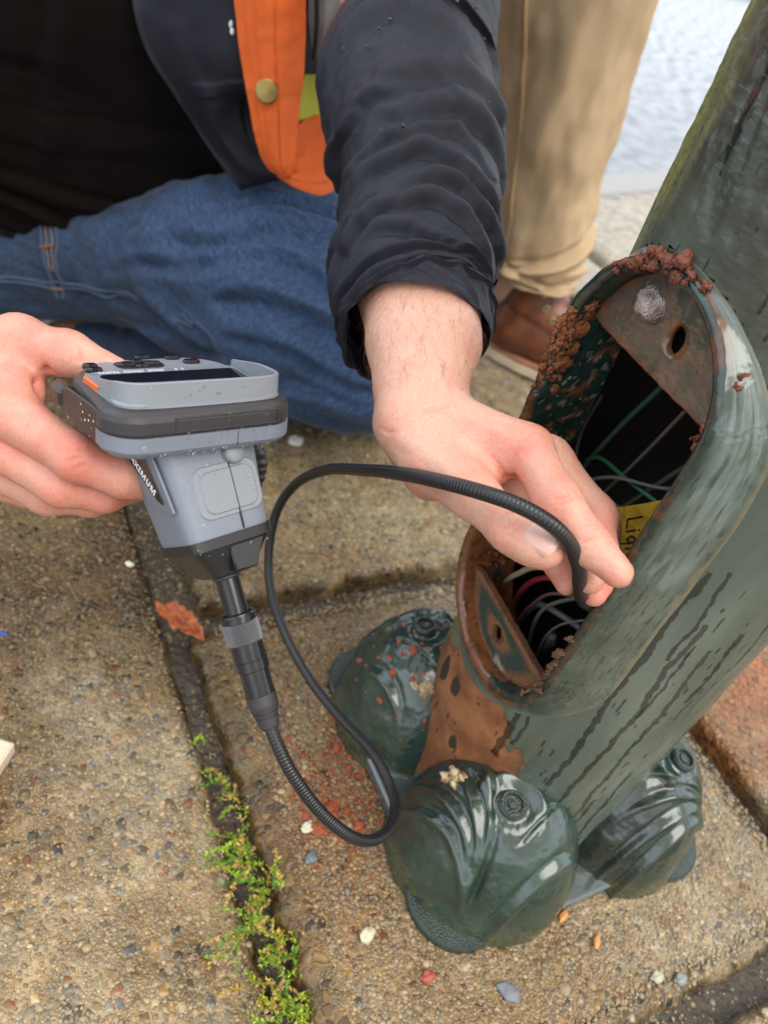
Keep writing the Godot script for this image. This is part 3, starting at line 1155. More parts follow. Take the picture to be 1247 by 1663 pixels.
	# wires inside the hole
	# colour, radius, points
	for w in [
		[Color(0.02, 0.055, 0.038), 0.0020, [mouth(-0.062, -0.05, 0.03), mouth(-0.045, 0.02, 0.03), mouth(-0.028, 0.072, 0.03), mouth(-0.01, 0.15, 0.02)]],
		[Color(0.09, 0.072, 0.06), 0.0014, [mouth(-0.035, -0.04, 0.03), mouth(-0.018, 0.02, 0.03), mouth(-0.004, 0.078, 0.03), mouth(0.01, 0.16, 0.02)]],
		[Color(0.08, 0.07, 0.068), 0.0018, [mouth(-0.070, 0.03, 0.03), mouth(-0.066, 0.0, 0.035), mouth(-0.045, -0.018, 0.04), mouth(-0.012, -0.010, 0.04), mouth(0.03, 0.0, 0.03)]],
		[Color(0.02, 0.12, 0.055), 0.0015, [mouth(-0.055, -0.012, 0.03), mouth(-0.040, 0.002, 0.035), mouth(-0.012, 0.008, 0.036), mouth(0.03, 0.014, 0.03)]],
		[Color(0.12, 0.12, 0.12), 0.0013, [mouth(-0.05, -0.03, 0.04), mouth(-0.02, 0.004, 0.042), mouth(0.02, 0.03, 0.03), mouth(0.05, 0.09, 0.02)]],
		[Color(0.07, 0.06, 0.05), 0.0020, [mouth(-0.03, -0.05, 0.02), mouth(0.0, 0.02, 0.02), mouth(0.02, 0.07, 0.02), mouth(0.02, 0.16, 0.01)]],
		[Color(0.27, 0.22, 0.14), 0.0021, [mouth(-0.043, -0.116, 0.058), mouth(-0.031, -0.094, 0.064), mouth(-0.014, -0.068, 0.064), mouth(0.02, -0.045, 0.05)]],
		[Color(0.17, 0.014, 0.02), 0.0022, [mouth(-0.034, -0.135, 0.048), mouth(-0.026, -0.103, 0.056), mouth(-0.009, -0.074, 0.057), mouth(0.03, -0.045, 0.04)]],
		[Color(0.12, 0.045, 0.045), 0.0013, [mouth(-0.022, -0.14, 0.05), mouth(-0.014, -0.11, 0.055), mouth(0.0, -0.08, 0.056), mouth(0.03, -0.06, 0.04)]],
		[Color(0.085, 0.085, 0.08), 0.0015, [mouth(0.004, -0.16, 0.045), mouth(-0.002, -0.12, 0.055), mouth(0.002, -0.09, 0.058), mouth(0.02, -0.06, 0.05)]],
		[Color(0.10, 0.10, 0.11), 0.0024, [mouth(-0.03, -0.16, 0.04), mouth(-0.02, -0.12, 0.045), mouth(-0.004, -0.10, 0.05), mouth(0.03, -0.09, 0.04)]],
		[Color(0.10, 0.095, 0.09), 0.0009, [mouth(0.015, -0.15, 0.05), mouth(0.012, -0.12, 0.056), mouth(0.018, -0.09, 0.056), mouth(0.04, -0.06, 0.04)]]]:
		var rows := []
		for p in w[2]:
			rows.append([p, w[1]])
		put("wire", tube(spline(rows, 28), 8), mat(w[0], 0.45), post)
	var tip := put("wire_nut", lathe([[0.0035, 0], [0.003, 0.008], [0.0012, 0.012]], 12), mat(Color(0.05, 0.10, 0.5), 0.4), post, Transform3D(Basis(), mouth(0.035, -0.128, 0.045)))
	tag(tip, "small blue wire nut at the bottom of the hole")


func lug(post: Node3D, chord: float, sg: float, hole: Vector2, hr: float, d: float) -> void:
	# a half-moon plate: the outline seen from its hole, the hole, and a few rings between
	var out := PackedVector2Array()
	var n := 72
	for i in n:
		var a := TAU * i / n
		var dir := Vector2(cos(a), sin(a))
		var r := 0.001
		while r < 0.2:
			var p := hole + dir * r
			var sd := Vector2(p.x, maxf(absf(p.y) - (MB_ - MA), 0.0)).length() - (MA - 0.0042)
			if sd > 0.0 or (p.y - chord) * sg < 0.0:
				break
			r += 0.0006
		out.append(hole + dir * r)
	var v := PackedVector3Array()
	var c := PackedColorArray()
	var rings := [[0.0, -0.004], [0.0, 0.0], [0.15, 0.0], [0.35, 0.0002], [0.6, 0.0002], [0.8, 0.0], [0.93, 0.0], [1.0, -0.0006], [1.0, -0.005]]
	for rg in rings:
		for i in n + 1:
			var a := TAU * (i % n) / n
			var h := hole + Vector2(cos(a) * hr, sin(a) * hr * 1.25)
			var p := h.lerp(out[i % n], rg[0])
			var w := mouth(p.x, p.y, d + rg[1] + 0.0006 * nz.get_noise_2d(p.x * 90.0, p.y * 90.0))
			v.append(w)
			var n1 := nz.get_noise_3dv(w * 55.0)
			var n2 := nz.get_noise_3dv(w * 170.0)
			var k := Color(0.040, 0.052, 0.036).lerp(Color(0.105, 0.075, 0.055), clampf(0.5 + n1 * 1.4 + n2 * 0.4, 0, 1))
			var edge := maxf(smoothstep(0.8, 1.0, rg[0]), smoothstep(0.2, 0.0, rg[0]))
			if sg < 0:
				k = Color(0.26, 0.115, 0.05).lerp(Color(0.03, 0.055, 0.043), smoothstep(0.12, 0.5, smoothstep(0.05, 0.4, rg[0]) * smoothstep(0.95, 0.55, rg[0]) + n1 * 0.7 - 0.15))
				if p.y < -0.134 and p.x > 0.004:
					k = k.lerp(Color(0.45, 0.38, 0.32), clampf(0.5 + n2 * 2.0, 0, 1))
			k = k.lerp(rust(w), clampf(edge * 0.8 + n2 * 0.9 - 0.15, 0, 0.9))
			c.append(k)
	put("mounting_lug", grid(n + 1, rings.size(), v, sg < 0, true, null, c), M.rusty if sg < 0 else M.paint, post)


func foot_point(x: float, z: float) -> Vector3:   # x across, z outward, both -1..1 over the dome
	var e := clampf(x * x + z * z, 0.0, 1.0)
	var y := 0.106 * pow(1.0 - pow(e, 1.25), 0.62)
	return Vector3(x * 0.075, y, z * (0.068 if z < 0 else 0.066))


func foot_mesh() -> ArrayMesh:
	var v := PackedVector3Array()
	var c := PackedColorArray()
	var nr := 170
	var na := 280
	for j in nr:
		var r := pow(float(j) / (nr - 1), 0.8)
		r = 1.0 - (1.0 - r) * (1.0 - r * 0.25) / (1.0 - 0.0)
		for i in na + 1:
			var a := TAU * (i % na) / na
			var x := sin(a) * r
			var z := cos(a) * r
			var p := foot_point(x, z)
			var nn := Vector3(x / 0.07, 0.35 + 8.0 * (1.0 - r), z / 0.066).normalized()
			# raised ribs running from the post to the toe on one side, fainter veins on the other
			var d := 0.0
			var run := pow(maxf(1.0 - z, 0.001), 1.25)
			var fd := smoothstep(-0.35, 0.0, z) * smoothstep(0.97, 0.80, z)
			for rb in [[-0.21, 0.030], [-0.45, 0.034], [-0.74, 0.036], [-1.06, 0.036]]:
				var t: float = -(x + 0.10 - rb[0] * run) / rb[1]
				d += 0.0030 * exp(-t * t) * fd
				d -= 0.0022 * exp(-pow((t + 2.1) / 1.2, 2.0)) * fd
			var t2: float = (x - 0.24 - 0.65 * run) / 0.034
			d += 0.0026 * exp(-t2 * t2) * smoothstep(0.0, 0.3, z)
			d -= 0.0020 * exp(-pow((t2 + 2.1) / 1.2, 2.0)) * smoothstep(0.0, 0.3, z)
			var t3: float = (x - 0.34 + 0.45 * z) / 0.022
			d -= 0.0018 * exp(-t3 * t3) * smoothstep(-0.08, 0.05, z) * smoothstep(0.55, 0.42, z)
			var bd := Vector2(x + 0.06, z - 0.22).length()
			d *= smoothstep(0.17, 0.27, bd)
			d -= 0.0024 * exp(-pow((bd - 0.17) / 0.05, 2.0))
			d += 0.0040 * exp(-pow((bd - 0.30) / 0.055, 2.0)) * smoothstep(0.28, 0.05, z)
			d -= 0.004 * exp(-pow(Vector2(x + 0.45, z - 0.55).length() / 0.12, 2.0)) * 0.4
			p += nn * (d + 0.0008 * nz.get_noise_3dv(p * 40.0))
			v.append(p)
			var n1 := nz.get_noise_3dv(p * 30.0)
			var n2 := nz.get_noise_3dv(p * 140.0)
			var k := Color(0.016, 0.034, 0.026).lerp(Color(0.030, 0.056, 0.043), clampf(0.5 + n1, 0, 1))
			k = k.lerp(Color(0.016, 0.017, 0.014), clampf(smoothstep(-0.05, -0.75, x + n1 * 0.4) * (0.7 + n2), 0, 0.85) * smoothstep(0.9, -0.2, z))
			k = k.lerp(Color(0.09, 0.085, 0.03), clampf(smoothstep(0.95, 1.0, r) * (0.4 + n2 * 2.0), 0, 0.5))
			k = k.lerp(Color(0.08, 0.09, 0.075), clampf((n2 - 0.42) * 3.0, 0, 0.6))
			c.append(k)
	return grid(na + 1, nr, v, true, true, null, c)


func foot_toe() -> ArrayMesh:
	var o := PackedVector2Array()
	for i in 40:
		var a := TAU * i / 40.0
		o.append(Vector2(sin(a) * 0.040 - 0.008, cos(a) * 0.042 + 0.036))
	return prism(o, [[0, 0.0], [0, 0.007], [0.0015, 0.009]])


# ---------------------------------------------------------------- inspection camera
func frame(y: Vector3, x: Vector3) -> Basis:
	var b := y.normalized()
	var a := (x - b * x.dot(b)).normalized()
	return Basis(a, b, a.cross(b))


func face_patch(poly: PackedVector2Array, thick: float, bev := 0.0006) -> ArrayMesh:   # a plate lying in x,y facing +z
	var o := PackedVector2Array()
	for p in poly:
		o.append(Vector2(p.x, -p.y))
	var m := prism(o, [[0, 0], [0, thick - bev], [bev, thick]])
	var a := m.surface_get_arrays(0)
	var v: PackedVector3Array = a[Mesh.ARRAY_VERTEX]
	var n: PackedVector3Array = a[Mesh.ARRAY_NORMAL]
	for i in v.size():
		v[i] = Vector3(v[i].x, -v[i].z, v[i].y)
		n[i] = Vector3(n[i].x, -n[i].z, n[i].y)
	a[Mesh.ARRAY_VERTEX] = v
	a[Mesh.ARRAY_NORMAL] = n
	var r := ArrayMesh.new()
	r.add_surface_from_arrays(Mesh.PRIMITIVE_TRIANGLES, a)
	return r


func head_outline() -> PackedVector2Array:
	var o := PackedVector2Array()
	var cs := [[Vector2(0.0485, 0.040), 0.017], [Vector2(-0.0485, 0.040), 0.017], [Vector2(-0.0445, -0.046), 0.028], [Vector2(0.0445, -0.046), 0.028]]
	for q in 4:
		var c: Vector2 = cs[q][0]
		var r: float = cs[q][1]
		var k := c - Vector2(signf(c.x), signf(c.y)) * r
		for i in 9:
			var a := PI / 2 * (q + i / 8.0)
			o.append(k + Vector2(cos(a), sin(a)) * r)
	return o


func build_device() -> void:
	var hb := frame(Vector3(-0.1680, 0.9500, -0.2631), Vector3(0.6847, -0.0800, -0.7244)).scaled_local(Vector3.ONE * 1.045)
	var org := Vector3(-0.1202, 0.3134, -0.3256)
	var dev := thing("inspection_camera", "grey and black handheld inspection camera with a screen and a flexible black probe cable", "inspection camera")
	dev.transform = Transform3D(hb, org)
	var inv := dev.transform.affine_inverse()
	M.shell = bump(mat(Color(0.175, 0.20, 0.245), 0.30), noise_tex(0.25, 2), 0.012, 0.03)
	M.face = bump(mat(Color(0.215, 0.235, 0.265), 0.28), noise_tex(0.25, 2), 0.01, 0.03)
	M.rubber = bump(mat(Color(0.034, 0.031, 0.034), 0.36), noise_tex(0.25, 2), 0.015, 0.03)
	M.black = bump(mat(Color(0.014, 0.014, 0.015), 0.3), noise_tex(0.25, 2), 0.01, 0.03)
	M.gloss = mat(Color(0.008, 0.010, 0.016), 0.07)
	M.metal_black = mat(Color(0.016, 0.016, 0.018), 0.16)
	var o := head_outline()
	put("lower_shell", prism(o, [[0.012, -0.0035], [0.004, -0.0015], [0.0012, 0.0008], [0.0, 0.0025], [0.0, 0.0094]]), M.shell, dev)
	put("rubber_band", prism(o, [[0.0022, 0.0088], [0.0008, 0.0096], [0.0002, 0.011], [0.0002, 0.0165], [0.0012, 0.0190], [0.0036, 0.0208], [0.0070, 0.0216]]), M.rubber, dev)
	put("face_plate", prism(o, [[0.0064, 0.0205], [0.0064, 0.0226], [0.0072, 0.0234], [0.0090, 0.0238]]), M.face, dev)
	# visor round three sides of the screen
	var path := []
	for p in [[-0.0395, -0.016, 0.0012], [-0.0400, -0.004, 0.0028], [-0.0402, 0.012, 0.006], [-0.0400, 0.022, 0.0085], [-0.0370, 0.0288, 0.0095], [-0.031, 0.0318, 0.0098], [-0.015, 0.0326, 0.0098], [0.010, 0.0328, 0.0097], [0.030, 0.0322, 0.0096], [0.0375, 0.0298, 0.0095], [0.0412, 0.024, 0.0093], [0.0415, 0.008, 0.0085], [0.0410, -0.006, 0.0062], [0.0402, -0.018, 0.0040]]:
		path.append([Vector3(p[0], 0.0, p[1]), p[2]])
	path = spline(path, 70)
	var v := PackedVector3Array()
	var prof := [[0.0022, -0.0030], [0.0012, 0.0], [0.0011, 0.94], [0.0006, 1.0], [-0.0006, 1.0], [-0.0011, 0.94], [-0.0011, 0.0]]
	for pr in prof:
		for i in path.size():
			var t: Vector3 = (path[mini(i + 1, path.size() - 1)][0] - path[maxi(i - 1, 0)][0]).normalized()
			var nn := Vector3(-t.z, 0, t.x)
			var hy: float = 0.0232 + (path[i][1] * pr[1] if pr[1] >= 0 else pr[1])
			v.append(path[i][0] + nn * pr[0] * -1.0 * -1.0 + Vector3(0, hy, 0))
	put("screen_visor", grid(path.size(), prof.size(), v, false), M.face, dev)
	put("screen", prism(rrect(-0.0355, 0.0372, -0.012, 0.0285, 0.003, 4), [[0, 0.0236], [0, 0.0243], [0.0006, 0.0246]]), M.gloss, dev)
	put("screen_surround", prism(rrect(-0.0378, 0.0392, -0.0185, 0.0305, 0.004, 4), [[0, 0.0234], [0.0004, 0.0241]]), M.shell, dev)
	# faint strip of print along the back of the screen
	var st := []
	for i in 26:
		if i % 7 != 6:
			st.append(i)
	for i in st:
		if i > 17 and i % 2:
			continue
		put("printed_strip", prism(rrect(-0.034 + i * 0.0018, -0.0328 + i * 0.0018, -0.0172, -0.0146 + 0.0004 * (i % 3), 0.0002, 1), [[0, 0.0240], [0, 0.02425]]), mat(Color(0.5, 0.52, 0.55), 0.5), dev)
	# buttons
	for b in [[-0.034, -0.0215, 0.0042, 0.0028], [-0.0335, -0.0285, 0.0038, 0.0028], [-0.0155, -0.0275, 0.0046, 0.0026], [-0.0085, -0.0235, 0.0036, 0.0026], [-0.0015, -0.0275, 0.0046, 0.0026], [-0.0085, -0.0318, 0.0036, 0.0024], [0.0135, -0.0365, 0.0042, 0.0026], [-0.002, -0.0395, 0.0042, 0.0024], [0.0205, -0.0275, 0.0048, 0.0030]]:
		put("button", prism(rrect(b[0] - b[2], b[0] + b[2], b[1] - b[3], b[1] + b[3], minf(b[2], b[3]) * 0.95, 5), [[0, 0.0232], [0, 0.0246], [0.0006, 0.0253], [0.0016, 0.0256]]), M.gloss, dev)
	put("button_surround", prism(rrect(-0.0215, 0.0045, -0.0350, -0.0205, 0.006, 5), [[0, 0.0234], [0.0004, 0.0241]]), M.black, dev)
	var tp := PackedVector2Array([Vector2(-0.0425, -0.0125), Vector2(-0.0405, -0.014), Vector2(-0.0398, 0.002), Vector2(-0.0418, 0.005)])
	put("orange_strip", prism(tp, [[0, 0.0212], [0, 0.0236], [0.0006, 0.0241]]), mat(Color(0.75, 0.13, 0.02), 0.35), dev)
	# port cover on the left, recessed panel on the front
	var pc := PackedVector2Array([Vector2(-0.0195, 0.0040), Vector2(0.0265, 0.0012), Vector2(0.0270, 0.0165), Vector2(0.018, 0.0186), Vector2(-0.012, 0.0182), Vector2(-0.0195, 0.0155)])
	put("port_cover", face_patch(pc, 0.0012), M.black, dev, Transform3D(Basis(Vector3(0.045, 0, 0.999).normalized(), Vector3.UP, Vector3(-0.999, 0, 0.045).normalized()), Vector3(-0.0478, 0, -0.003)))
	for e in [[-0.022, 0.037, 0.0178, 0.0006], [-0.022, 0.037, 0.0112, 0.0006]]:
		put("panel_edge", box(0.054, 0.0006, 0.001, 0.0002), M.rubber, dev, Transform3D(Basis(), Vector3(0.008, e[2], 0.0398)))
	for x in [-0.019, 0.035]:
		put("panel_edge", box(0.0006, 0.0066, 0.001, 0.0002), M.rubber, dev, Transform3D(Basis(), Vector3(x, 0.0145, 0.0398)))
	put("shell_seam", box(0.0003, 0.0074, 0.0010, 0.0001), M.black, dev, Transform3D(Basis(), Vector3(0.013, 0.0052, 0.0397)))
	put("screw_plug", lathe([[0.0017, 0], [0.0017, 0.0004], [0.0012, 0.0006], [0.0001, 0.0006]], 16), M.face, dev, Transform3D(Basis(Vector3(1, 0, 0), PI / 2) * Basis(), Vector3(-0.034, 0.0045, 0.0395)))
	# barrel
	var bb := frame(Vector3(-0.5497, 0.7003, -0.4554), Vector3(0.6625, -0.0536, -0.7472))
	var borg := Vector3(-0.1143, 0.3077, -0.3256)
	var bx := inv * Transform3D(bb, borg)
	var rows := []
	for i in 20:
		var t := i / 19.0
		rows.append([Vector3(0, -0.056 * t, 0), lerpf(0.0305, 0.0245, pow(t, 0.8)), lerpf(0.0262, 0.0225, t)])
	var br := put("barrel", limb(rows, Vector3(0, 0, 1), 72, null, null, 6.0), M.shell, dev, bx)
	# raised pad on the front of the barrel, a frame round the dark label on its side, the round button
	var tilt := Basis(Vector3(1, 0, 0), 0.066)
	put("front_pad", face_patch(rrect(-0.0160, 0.0225, -0.047, -0.0185, 0.007, 6), 0.0013, 0.0009), M.face, br, Transform3D(tilt, Vector3(0, 0, 0.0256)))
	put("front_pad", face_patch(rrect(-0.0125, 0.0195, -0.0445, -0.0215, 0.006, 6), 0.0020, 0.0009), M.face, br, Transform3D(tilt, Vector3(0, 0, 0.0256)))
	put("shell_seam", face_patch(PackedVector2Array([Vector2(0.0062, -0.055), Vector2(0.0066, -0.055), Vector2(0.0066, 0.0), Vector2(0.0062, 0.0)]), 0.0024, 0.0001), M.rubber, br, Transform3D(tilt, Vector3(0, 0, 0.0256)))
	put("round_button", lathe([[0.0062, -0.002], [0.0060, 0.0028], [0.0052, 0.0042], [0.003, 0.005], [0.0001, 0.0052]], 28, false), M.face, br, Transform3D(Basis(Vector3(1, 0, 0), PI / 2), Vector3(0.0105, -0.0150, 0.0252)))
	var side := Basis(Vector3(0, 0.0, 1), Vector3(-0.107, 0.994, 0), Vector3(-0.994, -0.107, 0))
	var so := Vector3(-0.0303, 0, 0)
	put("label_frame", face_patch(PackedVector2Array([Vector2(0.0205, 0.006), Vector2(0.0195, -0.038), Vector2(0.014, -0.039), Vector2(-0.006, -0.030), Vector2(-0.021, 0.006)]), 0.0012, 0.0008), M.shell, br, Transform3D(side, so))
	var lab := put("label_plate", face_patch(PackedVector2Array([Vector2(0.0120, 0.006), Vector2(0.0135, -0.0315), Vector2(0.0115, -0.0325), Vector2(0.0075, -0.0300), Vector2(-0.0145, 0.006)]), 0.0018, 0.0004), M.gloss, br, Transform3D(side, so))
	var tm := TextMesh.new()
	tm.text = "MAXIMUM"
	var sf := SystemFont.new()
	sf.font_names = PackedStringArray(["Droid Sans"])
	sf.font_weight = 800
	tm.font = sf
	tm.font_size = 48
	tm.pixel_size = 0.0060 / 48.0
	tm.depth = 0.0003
	put("lettering", tm, mat(Color(0.82, 0.83, 0.85), 0.5), lab, Transform3D(Basis(Vector3(0.44, -0.898, 0), Vector3(0.898, 0.44, 0), Vector3(0, 0, 1)), Vector3(0.0022, -0.0125, 0.0020)))
	# black nose with flats, then the coupling
	var nose := []
	for e in [[0.0, 0.0252, 0.0232], [-0.0055, 0.0248, 0.0229], [-0.0057, 0.0232, 0.0215], [-0.0215, 0.0128, 0.0138], [-0.0225, 0.0110, 0.0115], [-0.0226, 0.0005, 0.0005]]:
		nose.append([Vector3(0, e[0], 0), e[1], e[2]])
	var nb := bx * Transform3D(Basis(), Vector3(0, -0.0555, 0))
	put("nose_cone", hardlimb(nose, 8.0), M.black, dev, nb)
	put("nose_rib", face_patch(PackedVector2Array([Vector2(-0.0045, 0.0), Vector2(-0.0045, -0.0140), Vector2(0.0085, -0.0150), Vector2(0.0165, 0.0)]), 0.0155, 0.001), M.black, dev, nb * Transform3D(Basis(), Vector3(0.001, -0.0062, 0.0060)))
	var cp := nb * Transform3D(Basis(Vector3(0, 0, 1), PI), Vector3(0, -0.0215, 0))   # turned so that the lathe rows run away from the nose
	put("nose_ring", lathe([[0.0080, 0], [0.0080, 0.0028], [0.0074, 0.0034]], 32), M.rubber, dev, cp)
	put("coupling_tube", lathe([[0.0067, 0.003], [0.0067, 0.0255]], 36), M.metal_black, dev, cp)
	put("coupling_lip", lathe([[0.0075, 0.0235], [0.0096, 0.0240], [0.0099, 0.0248], [0.0099, 0.0285], [0.0093, 0.0288]], 40), M.metal_black, dev, cp)
	put("knurled_ring", knurl(0.0101, 0.0286, 0.0122), mat(Color(0.18, 0.18, 0.19), 0.26, 0.9), dev, cp)
	put("coupling_sleeve", lathe([[0.0094, 0.0405], [0.0094, 0.0500], [0.0091, 0.0502], [0.0091, 0.0506], [0.0094, 0.0508], [0.0094, 0.0562], [0.0088, 0.0567]], 40), M.metal_black, dev, cp)
	put("coupling_sleeve", lathe([[0.0083, 0.056], [0.0083, 0.0718]], 40), M.metal_black, dev, cp)
	put("strain_relief", lathe([[0.0086, 0.0712], [0.0086, 0.0775], [0.0078, 0.0805], [0.0070, 0.0810], [0.0070, 0.0816], [0.0075, 0.0818], [0.0070, 0.0836], [0.0062, 0.0840], [0.0062, 0.0846], [0.0067, 0.0848], [0.0058, 0.0905], [0.0044, 0.0925]], 36), M.rubber, dev, cp)
	# ribbed rubber grip behind the barrel, and the dark corner by the thumb
	var gr := []
	for e in [[Vector3(-0.1109, 0.2831, -0.3660), 0.024, 0.02], [Vector3(-0.0984, 0.2744, -0.3587), 0.0185, 0.02], [Vector3(-0.0920, 0.2671, -0.3526), 0.0155, 0.018], [Vector3(-0.0876, 0.2608, -0.3472), 0.0115, 0.012], [Vector3(-0.0860, 0.2579, -0.3448), 0.004, 0.004]]:
		gr.append([inv * e[0], e[1], e[2]])
	put("rubber_grip", limb(spline(gr, 70), inv.basis * (org.normalized()), 40, func(u, _a, _p): return 0.0011 * absf(sin(u * 34.0)), null, 2.6), M.black, dev)
	put("thumb_rest", box(0.009, 0.013, 0.018, 0.0035), M.black, dev, Transform3D(Basis(), Vector3(-0.0465, 0.0100, -0.030)))
	# the probe cable
	var cab := [[borg + bb * Vector3(0, -0.0555 - 0.0215 - 0.088, 0), 0.0036]]
	for e in [Vector3(-0.0137, 0.1862, -0.2412), Vector3(-0.0011, 0.1748, -0.2344), Vector3(0.0208, 0.1538, -0.2303), Vector3(0.0448, 0.1327, -0.2330), Vector3(0.0619, 0.1111, -0.2488), Vector3(0.0716, 0.0919, -0.2735), Vector3(0.0704, 0.0774, -0.3020), Vector3(0.0494, 0.0727, -0.3320), Vector3(0.0190, 0.0635, -0.3582), Vector3(-0.0131, 0.0621, -0.3842), Vector3(-0.0445, 0.0711, -0.4121), Vector3(-0.0674, 0.0899, -0.4347), Vector3(-0.0796, 0.1136, -0.4546), Vector3(-0.0813, 0.1533, -0.4607), Vector3(-0.0692, 0.1967, -0.4497), Vector3(-0.0456, 0.2454, -0.4158), Vector3(-0.0157, 0.2996, -0.3595), Vector3(-0.0016, 0.3241, -0.3325), Vector3(0.0122, 0.3435, -0.3108), Vector3(0.0331, 0.3618, -0.2895), Vector3(0.0536, 0.3694, -0.2795), Vector3(0.0710, 0.3682, -0.2758), Vector3(0.0851, 0.3571, -0.2801), Vector3(0.0965, 0.3400, -0.2875), Vector3(0.1049, 0.3209, -0.2972), Vector3(0.1186, 0.2957, -0.3155), Vector3(0.1396, 0.2715, -0.3427), Vector3(0.1632, 0.2537, -0.3753)]:
		cab.append([e, 0.0036])
	var rows2 := spline(cab, 260)
	for r in rows2:
		r[0] = inv * r[0]
	M.cable = mat(Color(0.014, 0.014, 0.016), 0.26)
	M.cable.heightmap_enabled = true
	M.cable.heightmap_texture = stripes()
	M.cable.heightmap_scale = 0.03
	M.cable.uv1_scale = Vector3(1, 1.0 / 0.0019, 1)
	put("probe_cable", tube(rows2, 16), M.cable, dev)
	# rain beads
	var drops := []
	for k in 210:
		var r := exp(rng.randf_range(-8.5, -7.1))
		var p: Vector3
		var sq := Vector3(r, r, r * 0.5)
		var w := rng.randf()
		if w < 0.45:
			p = Vector3(rng.randf_range(-0.030, 0.032), rng.randf_range(-0.001, 0.0185), 0.0399)
		elif w < 0.62:
			p = Vector3(-0.0490, rng.randf_range(0.003, 0.017), rng.randf_range(-0.03, 0.022))
			sq = Vector3(r * 0.5, r, r)
		elif w < 0.7:
			p = Vector3(rng.randf_range(-0.036, 0.038), rng.randf_range(0.0245, 0.032), 0.0339)
		else:
			p = bx * Vector3(rng.randf_range(-0.025, 0.024), rng.randf_range(-0.066, -0.004), 0.0)
			var t: float = clampf((bx.affine_inverse() * p).y / -0.056, 0, 1)
			p = bx * Vector3((bx.affine_inverse() * p).x, (bx.affine_inverse() * p).y, lerpf(0.0262, 0.0225, t) + 0.0004 + (0.0018 if t > 0.2 and t < 0.75 else 0.0))
		drops.append(lump(p, sq, k, 0.1, 4))
	M.water = mat(Color(0.95, 0.97, 1.0, 0.0), 0.02)
	M.water.albedo_color.a = 0.02
	M.water.refraction_enabled = true
	M.water.refraction_scale = 0.033
	M.water.transparency = BaseMaterial3D.TRANSPARENCY_ALPHA
	tag(put("rain_drops", lumps(drops, func(_p): return Color(1, 1, 1)), M.water, dev), "", "", "", "stuff")


func stripes() -> ImageTexture:
	var d := PackedByteArray()
	for j in 32:
		for i in 4:
			d.append(int(127 + 127 * sin(TAU * j / 32.0)))
	return ImageTexture.create_from_image(Image.create_from_data(4, 32, false, Image.FORMAT_L8, d))


func hardlimb(rows: Array, power: float) -> ArrayMesh:   # like limb, with a hard edge at every row
	var list := []
	for i in rows.size():
		list.append(rows[i])
		if i > 0 and i < rows.size() - 1:
			list.append(rows[i])
	var v := PackedVector3Array()
	var ix := PackedInt32Array()
	var seg := 64
	for i in range(0, list.size(), 2):
		var b := v.size()
		for e in 2:
			var r: Array = list[i + e]
			for k in seg:
				var a := TAU * k / seg
				var ca := cos(a)
				var sa := sin(a)
				v.append(r[0] + Vector3(signf(ca) * pow(absf(ca), 2.0 / power) * r[1], 0, signf(sa) * pow(absf(sa), 2.0 / power) * r[2]))
		for k in seg:
			var k2 := (k + 1) % seg
			ix.append_array([b + k, b + seg + k, b + k2, b + k2, b + seg + k, b + seg + k2])
	return fin(v, ix)


func knurl(r: float, y0: float, h: float) -> ArrayMesh:
	var v := PackedVector3Array()
	var nu := 361
	var nv := 62
	for j in nv:
		for i in nu:
			var a := TAU * (i % (nu - 1)) / (nu - 1)
			var y := y0 + h * j / (nv - 1.0)
			var s := a / TAU * 34.0
			var t := (y - y0) / (TAU * r / 34.0)
			var d := 0.00072 * (minf(absf(fposmod(s + t, 1.0) - 0.5), absf(fposmod(s - t, 1.0) - 0.5)) * 4.0 - 1.0)
			var e := minf(j, nv - 1 - j)
			var rr := r + d - (0.0006 if e < 1 else 0.0)
			v.append(Vector3(cos(a) * rr, y, sin(a) * rr))
	return grid(nu, nv, v, true, true)


# ---------------------------------------------------------------- people
func skin_tone(p: Vector3, red: float) -> Color:
	var n1 := nz.get_noise_3dv(p * 45.0)
	var n2 := nz.get_noise_3dv(p * 160.0)
	var c := Color(0.63, 0.365, 0.27).lerp(Color(0.64, 0.215, 0.155), clampf(red + n1 * 0.5 + n2 * 0.28, 0.0, 1.0))
	return c * (0.97 + 0.06 * n2)


